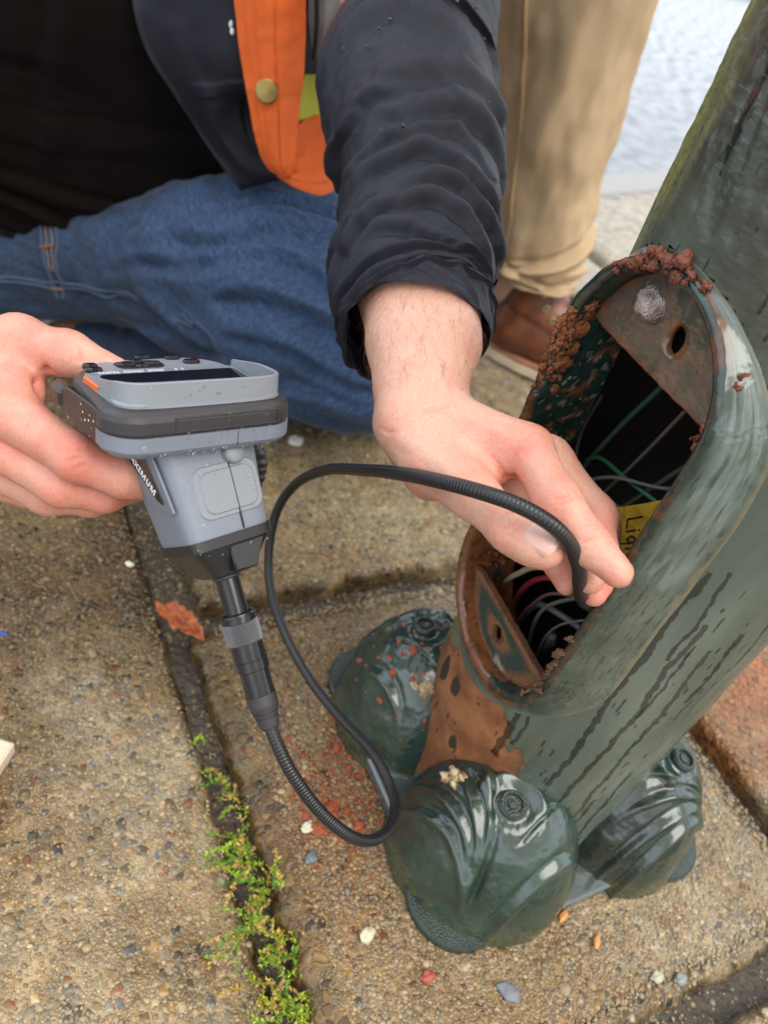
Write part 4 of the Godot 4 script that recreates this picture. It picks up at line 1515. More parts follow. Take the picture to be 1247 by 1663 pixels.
# creases: [a, b, width, depth]; pushes the skin in along lines and reddens it a little
func hand_mesh(groups: Array, cell: float, k: float, creases: Array, warm: Array) -> Array:
	var r := nets(groups, cell, k)
	var v: PackedVector3Array = r[0]
	var ix: PackedInt32Array = r[1]
	relax(v, ix, 2, 0.5)
	var n := vnormals(v, ix)
	var c := PackedColorArray()
	var lines := []
	for cr in creases:
		var pl := []
		for e in 5:
			pl.append(v[nearest(v, cr[0].lerp(cr[1], e / 4.0))])
		lines.append([pl, cr[2], cr[3] * (1.5 if cr[3] > 0 else 1.3), (pl[0] - pl[4]).length() * 0.6 + cr[2] * 3.5])
	for i in v.size():
		var p := v[i]
		var red := 0.16
		for w in warm:
			red += 1.45 * w[2] * exp(-pow((p - w[0]).length() / w[1], 2.0))
		var d := 0.0
		for cr in lines:
			if (p - cr[0][2]).length() > cr[3]:
				continue
			var q := 1.0
			var tt := 0.0
			for e in 4:
				var ab: Vector3 = cr[0][e + 1] - cr[0][e]
				var t: float = clampf((p - cr[0][e]).dot(ab) / maxf(ab.length_squared(), 1e-12), 0.0, 1.0)
				var l: float = (p - cr[0][e] - ab * t).length()
				if l < q:
					q = l
					tt = (e + t) / 4.0
			if q < cr[1] * 3.0:
				var e := exp(-pow(q / cr[1], 2.0)) * (1.0 - pow(absf(2.0 * tt - 1.0), 3.0))
				d += cr[2] * e
				red += clampf(cr[2] * 700.0, -0.05, 0.5) * e
		d -= 0.00022 * nz.get_noise_3dv(p * 90.0)
		var rdg := 1.0 - absf(nz.get_noise_3d(p.x * 150.0, p.y * 95.0, p.z * 150.0)) * 5.0
		if rdg > 0.0:
			d += 0.00022 * rdg
			red += 0.10 * rdg
		v[i] = p - n[i] * d
		c.append(skin_tone(p, red))
	return [v, ix, c]


func build_kneeling() -> void:
	var man := thing("person", "person kneeling in blue jeans, dark jacket and orange vest, holding the camera and its probe", "person")
	M.skin = bump(vmat(0.46), noise_tex(0.045, 3, FastNoiseLite.TYPE_CELLULAR, 512, 6), 0.014, 0.016)
	var st := noise_tex(0.018, 5, FastNoiseLite.TYPE_SIMPLEX_SMOOTH, 512, 2)
	var gr := Gradient.new()
	gr.offsets = PackedFloat32Array([0.25, 0.5, 0.75])
	gr.colors = PackedColorArray([Color(0.96, 0.91, 0.895), Color(0.985, 0.97, 0.965), Color(1, 1, 0.99)])
	st.color_ramp = gr
	M.skin.albedo_texture = st
	M.skin.subsurf_scatter_enabled = true
	M.skin.subsurf_scatter_strength = 0.06
	# ---- left arm and hand, pinching the probe
	var g := [[], [], [], [], [], []]
	g[0] = [
		[Vector3(-0.0399, 0.3886, -0.4926), Vector3(-0.0275, 0.3714, -0.4428), 0.032, 0.0300], [Vector3(-0.0272, 0.3919, -0.4953), Vector3(-0.0148, 0.3747, -0.4455), 0.032, 0.0300],
		[Vector3(-0.0275, 0.3714, -0.4428), Vector3(-0.0150, 0.3613, -0.4045), 0.0300, 0.0258], [Vector3(-0.0148, 0.3747, -0.4455), Vector3(-0.0037, 0.3643, -0.4069), 0.0300, 0.0258],
		[Vector3(-0.0150, 0.3613, -0.4045), Vector3(-0.0076, 0.3535, -0.3789), 0.0258, 0.0214], [Vector3(-0.0037, 0.3643, -0.4069), Vector3(-0.0008, 0.3552, -0.3804), 0.0258, 0.0214],
		[Vector3(-0.0076, 0.3535, -0.3789), Vector3(-0.0035, 0.3457, -0.3615), 0.0214, 0.0185], [Vector3(-0.0008, 0.3552, -0.3804), Vector3(0.0044, 0.3472, -0.3641), 0.0214, 0.0190],
		[Vector3(0.0051, 0.3469, -0.3625), Vector3(0.0591, 0.3591, -0.3402), 0.0165, 0.0128], [Vector3(0.0075, 0.3408, -0.3764), Vector3(0.0744, 0.3462, -0.3578), 0.0150, 0.0125],
		[Vector3(0.0079, 0.3310, -0.3872), Vector3(0.0784, 0.3293, -0.3708), 0.0140, 0.0120], [Vector3(0.0071, 0.3228, -0.3925), Vector3(0.0755, 0.3127, -0.3772), 0.0130, 0.0115],
		[Vector3(-0.0024, 0.3418, -0.3541), Vector3(0.0164, 0.3365, -0.3375), 0.0175, 0.0170], [Vector3(0.0164, 0.3365, -0.3375), Vector3(0.0381, 0.3427, -0.3129), 0.0170, 0.0125],
		[Vector3(0.0170, 0.3400, -0.3486), Vector3(0.0465, 0.3454, -0.3314), 0.0150, 0.0085], [Vector3(-0.0064, 0.3321, -0.3664), Vector3(0.0177, 0.3223, -0.3446), 0.0160, 0.0150],
		[Vector3(0.0396, 0.3311, -0.3452), Vector3(0.0673, 0.3206, -0.3567), 0.014, 0.011]]
	g[1] = [[Vector3(0.0362, 0.3433, -0.3133), Vector3(0.0604, 0.3462, -0.2914), 0.0116, 0.0106], [Vector3(0.0604, 0.3462, -0.2914), Vector3(0.0715, 0.3472, -0.2854), 0.0108, 0.0101], [Vector3(0.0715, 0.3472, -0.2854), Vector3(0.0770, 0.3466, -0.2835), 0.0103, 0.0084]]
	g[2] = [[Vector3(0.0595, 0.3597, -0.3407), Vector3(0.0767, 0.3603, -0.3045), 0.0120, 0.0104], [Vector3(0.0767, 0.3603, -0.3045), Vector3(0.0947, 0.3540, -0.2897), 0.0104, 0.0091], [Vector3(0.0947, 0.3540, -0.2897), Vector3(0.1115, 0.3494, -0.2818), 0.0092, 0.0074]]
	g[3] = [[Vector3(0.0748, 0.3468, -0.3584), Vector3(0.1069, 0.3364, -0.3374), 0.0118, 0.0100], [Vector3(0.1069, 0.3364, -0.3374), Vector3(0.1103, 0.3316, -0.3157), 0.0099, 0.0084], [Vector3(0.1103, 0.3316, -0.3157), Vector3(0.1083, 0.3257, -0.2986), 0.0086, 0.0072]]
	g[4] = [[Vector3(0.0781, 0.3298, -0.3712), Vector3(0.1173, 0.3187, -0.3538), 0.0114, 0.0098], [Vector3(0.1173, 0.3187, -0.3538), Vector3(0.1237, 0.3120, -0.3278), 0.0095, 0.0082], [Vector3(0.1237, 0.3120, -0.3278), Vector3(0.1176, 0.3091, -0.3090), 0.0083, 0.0069]]
	g[5] = [[Vector3(0.0755, 0.3127, -0.3772), Vector3(0.0909, 0.3037, -0.3561), 0.0101, 0.0086], [Vector3(0.0909, 0.3037, -0.3561), Vector3(0.0995, 0.3020, -0.3330), 0.0084, 0.0074], [Vector3(0.0995, 0.3020, -0.3330), Vector3(0.1056, 0.3006, -0.3182), 0.0074, 0.0058]]
	var cr := [
		[Vector3(0.0531, 0.3524, -0.2884), Vector3(0.0596, 0.3564, -0.2918), 0.0010, 0.0010], [Vector3(0.0555, 0.3498, -0.2835), Vector3(0.0607, 0.3578, -0.2861), 0.0009, 0.0007], [Vector3(0.0577, 0.3494, -0.2805), Vector3(0.0632, 0.3562, -0.2847), 0.0009, 0.0005],
		[Vector3(0.0714, 0.3668, -0.2937), Vector3(0.0794, 0.3723, -0.2983), 0.0009, 0.0007], [Vector3(0.0734, 0.3657, -0.2927), Vector3(0.0816, 0.3715, -0.2976), 0.0008, 0.0005], [Vector3(0.0880, 0.3586, -0.2800), Vector3(0.0960, 0.3645, -0.2850), 0.0009, 0.0006],
		[Vector3(0.0562, 0.3547, -0.3256), Vector3(0.0616, 0.3465, -0.3133), 0.0016, 0.0016], [Vector3(0.0465, 0.3507, -0.3331), Vector3(0.0596, 0.3471, -0.3192), 0.0014, 0.0013], [Vector3(0.0443, 0.3498, -0.3378), Vector3(0.0499, 0.3475, -0.3305), 0.0012, 0.0008],
		[Vector3(0.0354, 0.3187, -0.3171), Vector3(0.0405, 0.3291, -0.3163), 0.0010, 0.0006], [Vector3(0.0307, 0.3193, -0.3176), Vector3(0.0366, 0.3276, -0.3192), 0.0010, 0.0005], [Vector3(-0.0161, 0.3411, -0.3468), Vector3(-0.0013, 0.3453, -0.3395), 0.0011, 0.0004],
		[Vector3(0.0007, 0.3570, -0.3438), Vector3(0.0166, 0.3610, -0.3526), 0.0014, 0.0006], [Vector3(0.0675, 0.3614, -0.2796), Vector3(0.0776, 0.3584, -0.2771), 0.0010, 0.0004],
		[Vector3(0.0552, 0.3703, -0.3333), Vector3(0.0648, 0.3671, -0.3306), 0.006, -0.0010], [Vector3(0.0130, 0.3562, -0.3527), Vector3(0.0524, 0.3695, -0.3326), 0.0032, -0.0007], [Vector3(0.0172, 0.3539, -0.3643), Vector3(0.0644, 0.3583, -0.3504), 0.0030, -0.0006], [Vector3(-0.0082, 0.3753, -0.3823), Vector3(0.0192, 0.3560, -0.3457), 0.0022, -0.0005], [Vector3(-0.0087, 0.3432, -0.3418), Vector3(0.0277, 0.3488, -0.3152), 0.004, -0.0005]]
	var warm := [[Vector3(0.0609, 0.3685, -0.3318), 0.016, 0.35], [Vector3(0.1115, 0.3494, -0.2818), 0.014, 0.35], [Vector3(0.0751, 0.3645, -0.2985), 0.012, 0.3], [Vector3(0.1134, 0.3156, -0.3050), 0.016, 0.4], [Vector3(0.0605, 0.3504, -0.3207), 0.014, 0.35], [Vector3(0.0768, 0.3470, -0.2838), 0.014, 0.2], [Vector3(0.1048, 0.2987, -0.3247), 0.014, 0.3], [Vector3(0.1091, 0.3366, -0.3295), 0.016, 0.3], [Vector3(-0.0083, 0.3728, -0.3870), 0.05, -0.2]]
	var lh := hand_mesh(g, 0.0014, 0.0026, cr, warm)
	# ---- right hand round the grip
	var h := [[], [], [], [], [], []]
	h[0] = [
		[Vector3(-0.3672, 0.2037, -0.3673), Vector3(-0.2946, 0.2450, -0.3584), 0.034, 0.028], [Vector3(-0.2946, 0.2450, -0.3584), Vector3(-0.2196, 0.2877, -0.3223), 0.026, 0.0165], [Vector3(-0.2933, 0.2422, -0.3561), Vector3(-0.2261, 0.2694, -0.3165), 0.022, 0.015],
		[Vector3(-0.2976, 0.2341, -0.3548), Vector3(-0.2367, 0.2472, -0.3182), 0.020, 0.0135], [Vector3(-0.3032, 0.2246, -0.3549), Vector3(-0.2476, 0.2262, -0.3209), 0.018, 0.012], [Vector3(-0.2864, 0.2632, -0.3561), Vector3(-0.2285, 0.3066, -0.3559), 0.026, 0.0172],
		[Vector3(-0.2490, 0.2805, -0.3434), Vector3(-0.2207, 0.2931, -0.3391), 0.023, 0.0150], [Vector3(-0.2395, 0.2942, -0.3481), Vector3(-0.2149, 0.2939, -0.3289), 0.018, 0.0150]]
	h[1] = [[Vector3(-0.2285, 0.3066, -0.3559), Vector3(-0.1945, 0.3170, -0.3496), 0.0147, 0.0118], [Vector3(-0.1945, 0.3170, -0.3496), Vector3(-0.1637, 0.3203, -0.3429), 0.0116, 0.0085]]
	h[2] = [[Vector3(-0.2188, 0.2879, -0.3211), Vector3(-0.1620, 0.2923, -0.2977), 0.0150, 0.0116], [Vector3(-0.1620, 0.2923, -0.2977), Vector3(-0.1378, 0.2867, -0.3011), 0.0116, 0.0099], [Vector3(-0.1378, 0.2867, -0.3011), Vector3(-0.1224, 0.2766, -0.3130), 0.0101, 0.0081]]
	h[3] = [[Vector3(-0.2266, 0.2668, -0.3156), Vector3(-0.1712, 0.2685, -0.2981), 0.0139, 0.0110], [Vector3(-0.1712, 0.2685, -0.2981), Vector3(-0.1510, 0.2635, -0.3074), 0.0106, 0.0090], [Vector3(-0.1510, 0.2635, -0.3074), Vector3(-0.1401, 0.2582, -0.3248), 0.0091, 0.0075]]
	h[4] = [[Vector3(-0.2366, 0.2472, -0.3169), Vector3(-0.1864, 0.2452, -0.3098), 0.0125, 0.0103], [Vector3(-0.1864, 0.2452, -0.3098), Vector3(-0.1643, 0.2434, -0.3191), 0.0099, 0.0085], [Vector3(-0.1643, 0.2434, -0.3191), Vector3(-0.1541, 0.2440, -0.3332), 0.0085, 0.0074]]
	h[5] = [[Vector3(-0.2480, 0.2254, -0.3203), Vector3(-0.2035, 0.2331, -0.3200), 0.0109, 0.0090], [Vector3(-0.2035, 0.2331, -0.3200), Vector3(-0.1821, 0.2329, -0.3306), 0.0087, 0.0074]]
	var cr2 := [[Vector3(-0.2040, 0.3098, -0.3368), Vector3(-0.1939, 0.3015, -0.3299), 0.0030, 0.0030], [Vector3(-0.1637, 0.2997, -0.2916), Vector3(-0.1554, 0.3036, -0.2950), 0.0010, 0.0005], [Vector3(-0.1626, 0.2972, -0.2883), Vector3(-0.1530, 0.3013, -0.2916), 0.0010, 0.0006], [Vector3(-0.1594, 0.2944, -0.2872), Vector3(-0.1512, 0.2986, -0.2907), 0.0010, 0.0005], [Vector3(-0.1862, 0.3279, -0.3452), Vector3(-0.1805, 0.3213, -0.3396), 0.0011, 0.0005]]
	var warm2 := [[Vector3(-0.1582, 0.2985, -0.2907), 0.016, 0.45], [Vector3(-0.2134, 0.2975, -0.3238), 0.03, 0.3], [Vector3(-0.2054, 0.3190, -0.3486), 0.02, 0.25], [Vector3(-0.1513, 0.2700, -0.3007), 0.03, 0.4], [Vector3(-0.2052, 0.2607, -0.3065), 0.03, 0.2]]
	var rh := hand_mesh(h, 0.0018, 0.0028, cr2, warm2)
	# ---- the rest of the body, under the clothes
	var b := [[
		[Vector3(-0.5020, 0.1237, -0.9202), Vector3(-0.4820, 0.2804, -0.9277), 0.07, 0.075], [Vector3(-0.4820, 0.2804, -0.9277), Vector3(-0.4659, 0.4866, -0.9375), 0.095, 0.10], [Vector3(-0.4659, 0.4866, -0.9375), Vector3(-0.4645, 0.5698, -0.9551), 0.10, 0.055], [Vector3(-0.4645, 0.5698, -0.9551), Vector3(-0.4569, 0.6290, -0.9591), 0.05, 0.05],
		[Vector3(-0.4569, 0.6290, -0.9591), Vector3(-0.4453, 0.6829, -0.9586), 0.07, 0.085], [Vector3(-0.4649, 0.5284, -0.9334), Vector3(-0.2688, 0.5771, -0.9416), 0.06, 0.055], [Vector3(-0.4649, 0.5284, -0.9334), Vector3(-0.7178, 0.4680, -0.9545), 0.06, 0.055],
		[Vector3(-0.2688, 0.5771, -0.9416), Vector3(-0.0871, 0.4378, -0.6812), 0.048, 0.036], [Vector3(-0.0871, 0.4377, -0.6817), Vector3(-0.0290, 0.3827, -0.4740), 0.036, 0.028], [Vector3(-0.7206, 0.4663, -0.9400), Vector3(-0.6129, 0.2478, -0.5936), 0.045, 0.030], [Vector3(-0.6129, 0.2478, -0.5936), Vector3(-0.5278, 0.2173, -0.4831), 0.030, 0.030], [Vector3(-0.5278, 0.2173, -0.4831), Vector3(-0.3562, 0.2082, -0.3711), 0.030, 0.026],
		[Vector3(-0.5135, 0.0629, -0.8496), Vector3(-0.3646, 0.1113, -0.8576), 0.040, 0.045], [Vector3(-0.3646, 0.1113, -0.8576), Vector3(-0.0646, 0.1360, -0.8065), 0.055, 0.050], [Vector3(-0.0576, 0.0974, -0.8198), Vector3(-0.4236, -0.0267, -0.8528), 0.035, 0.025], [Vector3(-0.5135, 0.0629, -0.8496), Vector3(-0.7084, 0.0104, -0.7599), 0.04, 0.05]]]
	var bd := nets(b, 0.012, 0.012)
	var v := PackedVector3Array()
	var ix := PackedInt32Array()
	var c := PackedColorArray()
	for part in [lh, rh, [bd[0], bd[1], null]]:
		var o := v.size()
		v.append_array(part[0])
		for i in part[1]:
			ix.append(i + o)
		if part[2] == null:
			for p in part[0]:
				c.append(skin_tone(p, 0.3))
		else:
			c.append_array(part[2])
	put("body", fin(v, ix, null, c), M.skin, man)
	# nails
	M.nail = mat(Color(0.60, 0.37, 0.31), 0.34)
	put("nail", nail(Vector3(0.0713, 0.3476, -0.2857), Vector3(0.0774, 0.3472, -0.2834), Vector3(-0.1051, 0.8096, 0.5775), 0.0068, 0.0080, 0.0108, 0.0015), M.nail, man)
	put("nail", nail(Vector3(0.1097, 0.3284, -0.3077), Vector3(0.1080, 0.3249, -0.2979), Vector3(0.8551, 0.4235, 0.2990), 0.0045, 0.0055, 0.0083, 0.001), M.nail, man)
	# hairs on the forearm
	var hv := PackedVector3Array()
	var hi := PackedInt32Array()
	var lv: PackedVector3Array = lh[0]
	var ln := vnormals(lv, lh[1])
	var along := (Vector3(0.0004, 0.3533, -0.3706) - Vector3(-0.0211, 0.3739, -0.4422)).normalized()
	var camp := Vector3(0, 0.575, 0)
	var made := 0
	while made < 420:
		var i := rng.randi() % lv.size()
		var s: float = (lv[i] - Vector3(-0.0211, 0.3739, -0.4422)).dot(along)
		if s < 0.0 or s > 0.085 or ln[i].dot((camp - lv[i]).normalized()) < -0.25:
			continue
		made += 1
		var d: Vector3 = (along + Vector3(rng.randfn(), rng.randfn(), rng.randfn()) * 0.28 + ln[i] * 0.35).normalized()
		var l := rng.randf_range(0.006, 0.014)
		var q: Vector3 = lv[i]
		var si := d.cross(ln[i]).normalized() * 0.000055
		var o := hv.size()
		for e in 5:
			var t := e / 4.0
			hv.append_array([q + si * (1.0 - t * 0.8), q - si * (1.0 - t * 0.8), q + ln[i] * 0.00009 * (1.0 - t * 0.8)])
			q += d * l / 4.0
			d = (d - ln[i] * 0.16 + along * 0.1).normalized()
		for e in 4:
			for k in 3:
				var a := o + e * 3 + k
				var a2 := o + e * 3 + (k + 1) % 3
				hi.append_array([a, a + 3, a2, a2, a + 3, a2 + 3])
	tag(put("arm_hair", fin(hv, hi), mat(Color(0.16, 0.075, 0.035), 0.5), man), "", "", "", "stuff")
	clothes(man)


func nail(a: Vector3, b: Vector3, up: Vector3, hw: float, hl: float, r: float, lift: float) -> ArrayMesh:
	var t := (b - a).normalized()
	var n := (up - t * up.dot(t)).normalized()
	var s := t.cross(n)
	var o := a.lerp(b, 0.35)
	var v := PackedVector3Array()
	for j in 15:
		for i in 15:
			var x := (i / 7.0 - 1.0)
			var y := (j / 7.0 - 1.0)
			var q := maxf(absf(x), absf(y))
			var l := Vector2(x, y).length()
			if l > 0:
				var f := lerpf(1.0, q / l, 0.55)
				x *= f
				y *= f
			var an := x * hw / r
			var e := smoothstep(1.0, 0.82, q)
			v.append(o + s * sin(an) * r * 0.99 + n * (cos(an) * r + 0.0009 + 0.00045 * e - 0.0005 * (1.0 - e) - 0.0008 * y * y * (1.0 if y > 0 else 0.2)) + t * y * hl)
	return grid(15, 15, v, true)


# a cloth sheet through rows of points, with some thickness
func sheet(ctrl: Array, nu: int, nv: int, thick: float, disp = null) -> ArrayMesh:
	var rows := []
	for r in ctrl:
		var w := []
		for p in r:
			w.append([p])
		rows.append(spline(w, nu))
	var cols := []
	for i in nu:
		var w := []
		for r in rows:
			w.append(r[i])
		cols.append(spline(w, nv))
	var v := PackedVector3Array()
	var uv := PackedVector2Array()
	var ctr := Vector3(0, 0.575, 0)
	var run := 0.0
	var pts := PackedVector3Array()
	for j in nv:
		for i in nu:
			pts.append(cols[i][j][0])
	var nn := PackedVector3Array()
	for j in nv:
		for i in nu:
			var du := pts[j * nu + mini(i + 1, nu - 1)] - pts[j * nu + maxi(i - 1, 0)]
			var dv := pts[mini(j + 1, nv - 1) * nu + i] - pts[maxi(j - 1, 0) * nu + i]
			var n := du.cross(dv).normalized()
			if n.dot(ctr - pts[j * nu + i]) < 0:
				n = -n
			nn.append(n)
	var w2 := nu + 2
	for j in nv:
		for k in w2 * 2 + 1:
			var kk := k % (w2 * 2)
			var back := kk >= w2
			var i := clampi((kk if not back else 2 * w2 - 1 - kk) - 1, 0, nu - 1)
			var edge: bool = kk == 0 or kk == w2 - 1 or kk == w2 or kk == 2 * w2 - 1
			var p := pts[j * nu + i]
			var n := nn[j * nu + i]
			var d := 0.0
			if disp != null:
				d = disp.call(float(i) / (nu - 1), float(j) / (nv - 1), p)
			var off := (-thick if back else 0.0)
			if edge:
				off = -thick * (0.3 if not back else 0.7)
			if j == 0 or j == nv - 1:
				off = -thick * 0.5
			v.append(p + n * (d + off))
			uv.append(Vector2(float(i) / (nu - 1), float(j) / (nv - 1)))
	return grid(w2 * 2 + 1, nv, v, true, true, uv)


func nearest(v: PackedVector3Array, p: Vector3) -> int:
	var best := 0
	var bd := 1e9
	for i in v.size():
		var d := v[i].distance_squared_to(p)
		if d < bd:
			bd = d
			best = i
	return best


# points of a line laid on a mesh's surface, lifted a little
func laid(mesh: ArrayMesh, pts: Array, n: int, lift: float, r: float) -> Array:
	var a := mesh.surface_get_arrays(0)
	var v: PackedVector3Array = a[Mesh.ARRAY_VERTEX]
	var nm: PackedVector3Array = a[Mesh.ARRAY_NORMAL]
	var w := []
	for p in pts:
		w.append([p])
	var s := spline(w, n)
	var q := []
	for e in s:
		var i := nearest(v, e[0])
		var d: Vector3 = e[0] - v[i]
		q.append(e[0] - nm[i] * d.dot(nm[i]) + nm[i] * lift)
	var out := []
	for i in n:
		var m: Vector3 = (q[maxi(i - 1, 0)] + q[i] * 2.0 + q[mini(i + 1, n - 1)]) / 4.0
		out.append([m, r])
	return out


func weave(d: float, twill: float) -> ImageTexture:   # woven thread pattern as a height map
	var n := 256
	var b := PackedByteArray()
	for j in n:
		for i in n:
			var t := fposmod((i + j * twill) / 8.0, 1.0)
			var u := fposmod(j / 8.0, 1.0)
			var h := 0.5 + 0.3 * sin(TAU * t) + 0.2 * sin(TAU * u) + d * nz.get_noise_2d(i * 0.15, j * 0.15)
			b.append(int(clampf(h, 0, 1) * 255))
	return ImageTexture.create_from_image(Image.create_from_data(n, n, false, Image.FORMAT_L8, b))


func denim() -> StandardMaterial3D:
	var n := 512
	var f := FastNoiseLite.new()
	f.frequency = 0.11
	f.fractal_octaves = 3
	var ia := f.get_seamless_image(512, 40)
	f.seed = 9
	var ib := f.get_seamless_image(64, 512)
	f.frequency = 0.02
	var ic := f.get_seamless_image(n, n).get_data()
	ia.resize(n, n, Image.INTERPOLATE_BILINEAR)
	ib.resize(n, n, Image.INTERPOLATE_BILINEAR)
	var da := ia.get_data()
	var db := ib.get_data()
	var rgb := PackedByteArray()
	rgb.resize(n * n * 3)
	for j in n:
		for i in n:
			var k := j * n + i
			var t := fposmod((i + j) / 4.0, 1.0)
			var g := clampf(0.40 + (da[k] - 128) * 0.0026 + (db[k] - 128) * 0.0034 + (ic[k] - 128) * 0.0010 + (0.17 if t < 0.4 else -0.09), 0, 1)
			var c := Color(0.008, 0.019, 0.058).lerp(Color(0.066, 0.138, 0.275), g)
			c = c.linear_to_srgb()
			rgb[k * 3] = int(c.r * 255)
			rgb[k * 3 + 1] = int(c.g * 255)
			rgb[k * 3 + 2] = int(c.b * 255)
	var m := vmat(0.82)
	m.albedo_texture = ImageTexture.create_from_image(Image.create_from_data(n, n, false, Image.FORMAT_RGB8, rgb))
	m.uv1_scale = Vector3(1, 1, 1) / 0.085
	m.heightmap_enabled = true
	m.heightmap_texture = m.albedo_texture
	m.heightmap_scale = 0.04
	m.rim_enabled = true
	m.rim = 0.2
	m.rim_tint = 0.5
	return m


func fold(u: float, c: float, w: float) -> float:   # a rounded roll with a sharper crease below it
	var t := (u - c) / w
	return exp(-t * t) - 0.85 * exp(-pow((t - 1.25) / 0.55, 2.0))


func clothes(man: Node3D) -> void:
	M.jacket = bump(mat(Color(0.0085, 0.0088, 0.0165), 0.55), weave(0.4, 0.0), 0.01, 0.012)
	M.jacket.rim_enabled = true
	M.jacket.rim = 0.08
	M.jacket.metallic_specular = 0.40
	M.jacket.rim_tint = 0.4
	M.shirt = bump(mat(Color(0.0055, 0.0037, 0.0032), 0.95), noise_tex(0.2, 3), 0.05, 0.03)
	M.shirt.rim_enabled = true
	M.shirt.rim = 0.15
	M.shirt.metallic_specular = 0.25
	M.shirt.rim_tint = 0.6
	M.denim = denim()
	# jeans: both thighs as one piece across the lap, and the folded lower leg
	var look := Vector3(-0.3393, 0.0878, -0.8966) - Vector3(0, 0.575, 0)
	var tr := spline([[Vector3(-0.7857, -0.0003, -0.6922), 0.075, 0.075], [Vector3(-0.6835, 0.0189, -0.7605), 0.080, 0.08], [Vector3(-0.5934, 0.0409, -0.8181), 0.072, 0.075], [Vector3(-0.5109, 0.0655, -0.8452), 0.064, 0.07], [Vector3(-0.4334, 0.0895, -0.8524), 0.068, 0.07], [Vector3(-0.3622, 0.1127, -0.8522), 0.083, 0.08], [Vector3(-0.2891, 0.1323, -0.8426), 0.105, 0.09], [Vector3(-0.2194, 0.1427, -0.8382), 0.122, 0.10], [Vector3(-0.1290, 0.1456, -0.8146), 0.128, 0.10], [Vector3(-0.0601, 0.1407, -0.7974), 0.115, 0.095], [Vector3(-0.0172, 0.1335, -0.7979), 0.08, 0.075], [Vector3(0.0003, 0.1287, -0.8004), 0.035, 0.035], [Vector3(0.0034, 0.1284, -0.8001), 0.001, 0.001]], 150)
	var wr := func(u: float, an: float, p: Vector3) -> float:
		var d := 0.0065 * nz.get_noise_3d(p.x * 9.0, p.y * 26.0 + p.x * 8.0, p.z * 9.0)
		var f := clampf((u - 0.35) / 0.6, 0, 1)
		for k in 9:
			var c := -2.75 + 0.36 * k + 0.5 * (f - 0.5) * (1.0 if k % 2 else 0.4) + 0.12 * sin(f * 5.0 + k * 2.1)
			var e := smoothstep(0.0, 0.25, f) * smoothstep(1.0, 0.55, f) * (0.5 + 0.5 * sin(k * 2.7))
			d += 0.0075 * e * fold(an if an < PI / 2.0 else an - TAU, c, 0.10)
		for e in [[0.46, 0.57, -2.05, -2.55, 0.014, 0.060], [0.56, 0.76, -1.80, -1.70, 0.013, 0.045], [0.50, 0.68, -1.35, -1.12, 0.008, 0.05], [0.58, 0.78, -0.75, -1.02, 0.008, 0.05], [0.60, 0.76, -1.38, -1.48, 0.008, 0.04], [0.60, 0.78, -2.15, -2.05, 0.010, 0.05], [0.44, 0.56, -1.62, -1.50, 0.007, 0.05]]:
			var q: float = (u - e[0]) / (e[1] - e[0])
			if q > -0.1 and q < 1.1:
				var aa := an if an < PI / 2.0 else an - TAU
				var t: float = (aa - lerpf(e[2], e[3], q) - 0.05 * sin(q * 7.0 + e[0] * 30.0)) / e[5]
				var wn := smoothstep(-0.1, 0.15, q) * smoothstep(1.1, 0.7, q)
				d += wn * e[4] * (0.55 * exp(-pow((t - 1.7) / 1.3, 2.0)) - exp(-t * t))
		d += 0.004 * fold(u, 0.335 + 0.02 * cos(an), 0.012) * smoothstep(0.4, 0.0, absf(an - 4.4) - 0.4)
		return d
	var wear_and_shade := func(u: float, an: float, p: Vector3) -> Color:  # worn denim fading, also painted in for fold shading lost in flat light
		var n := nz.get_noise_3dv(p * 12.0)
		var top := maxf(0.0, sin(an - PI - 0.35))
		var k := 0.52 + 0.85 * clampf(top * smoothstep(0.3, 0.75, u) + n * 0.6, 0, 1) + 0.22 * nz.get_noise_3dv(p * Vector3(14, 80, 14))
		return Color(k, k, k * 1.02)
	var jm := limb(tr, look, 130, wr, wear_and_shade)
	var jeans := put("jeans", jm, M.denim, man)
	var cr := spline([[Vector3(-0.0220, 0.0932, -0.8359), 0.035, 0.035], [Vector3(-0.0416, 0.0844, -0.8350), 0.062, 0.055], [Vector3(-0.1314, 0.0459, -0.8419), 0.064, 0.058], [Vector3(-0.2255, 0.0196, -0.8394), 0.056, 0.055], [Vector3(-0.3173, -0.0058, -0.8442), 0.046, 0.05], [Vector3(-0.3918, -0.0226, -0.8496), 0.040, 0.045], [Vector3(-0.4292, -0.0312, -0.8555), 0.043, 0.046], [Vector3(-0.4439, -0.0353, -0.8585), 0.040, 0.043]], 90)
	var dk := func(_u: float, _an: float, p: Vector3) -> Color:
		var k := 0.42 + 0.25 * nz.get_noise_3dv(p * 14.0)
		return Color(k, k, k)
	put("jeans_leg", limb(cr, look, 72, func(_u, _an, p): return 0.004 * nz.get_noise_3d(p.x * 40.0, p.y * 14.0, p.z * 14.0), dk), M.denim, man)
	put("boot", lumps([lump(Vector3(-0.4542, -0.0397, -0.8614), Vector3(0.05, 0.045, 0.05), 3.0, 0.1, 12), lump(Vector3(-0.5083, -0.0650, -0.8467), Vector3(0.07, 0.03, 0.045), 6.0, 0.1, 12)], func(_p): return Color(0.22, 0.12, 0.06)), vmat(0.5), man)
	# seams: fly, inseam, leg seam
	var seam_m := mat(Color(0.045, 0.068, 0.125), 0.85)
	var thread := mat(Color(0.30, 0.20, 0.11), 0.8)
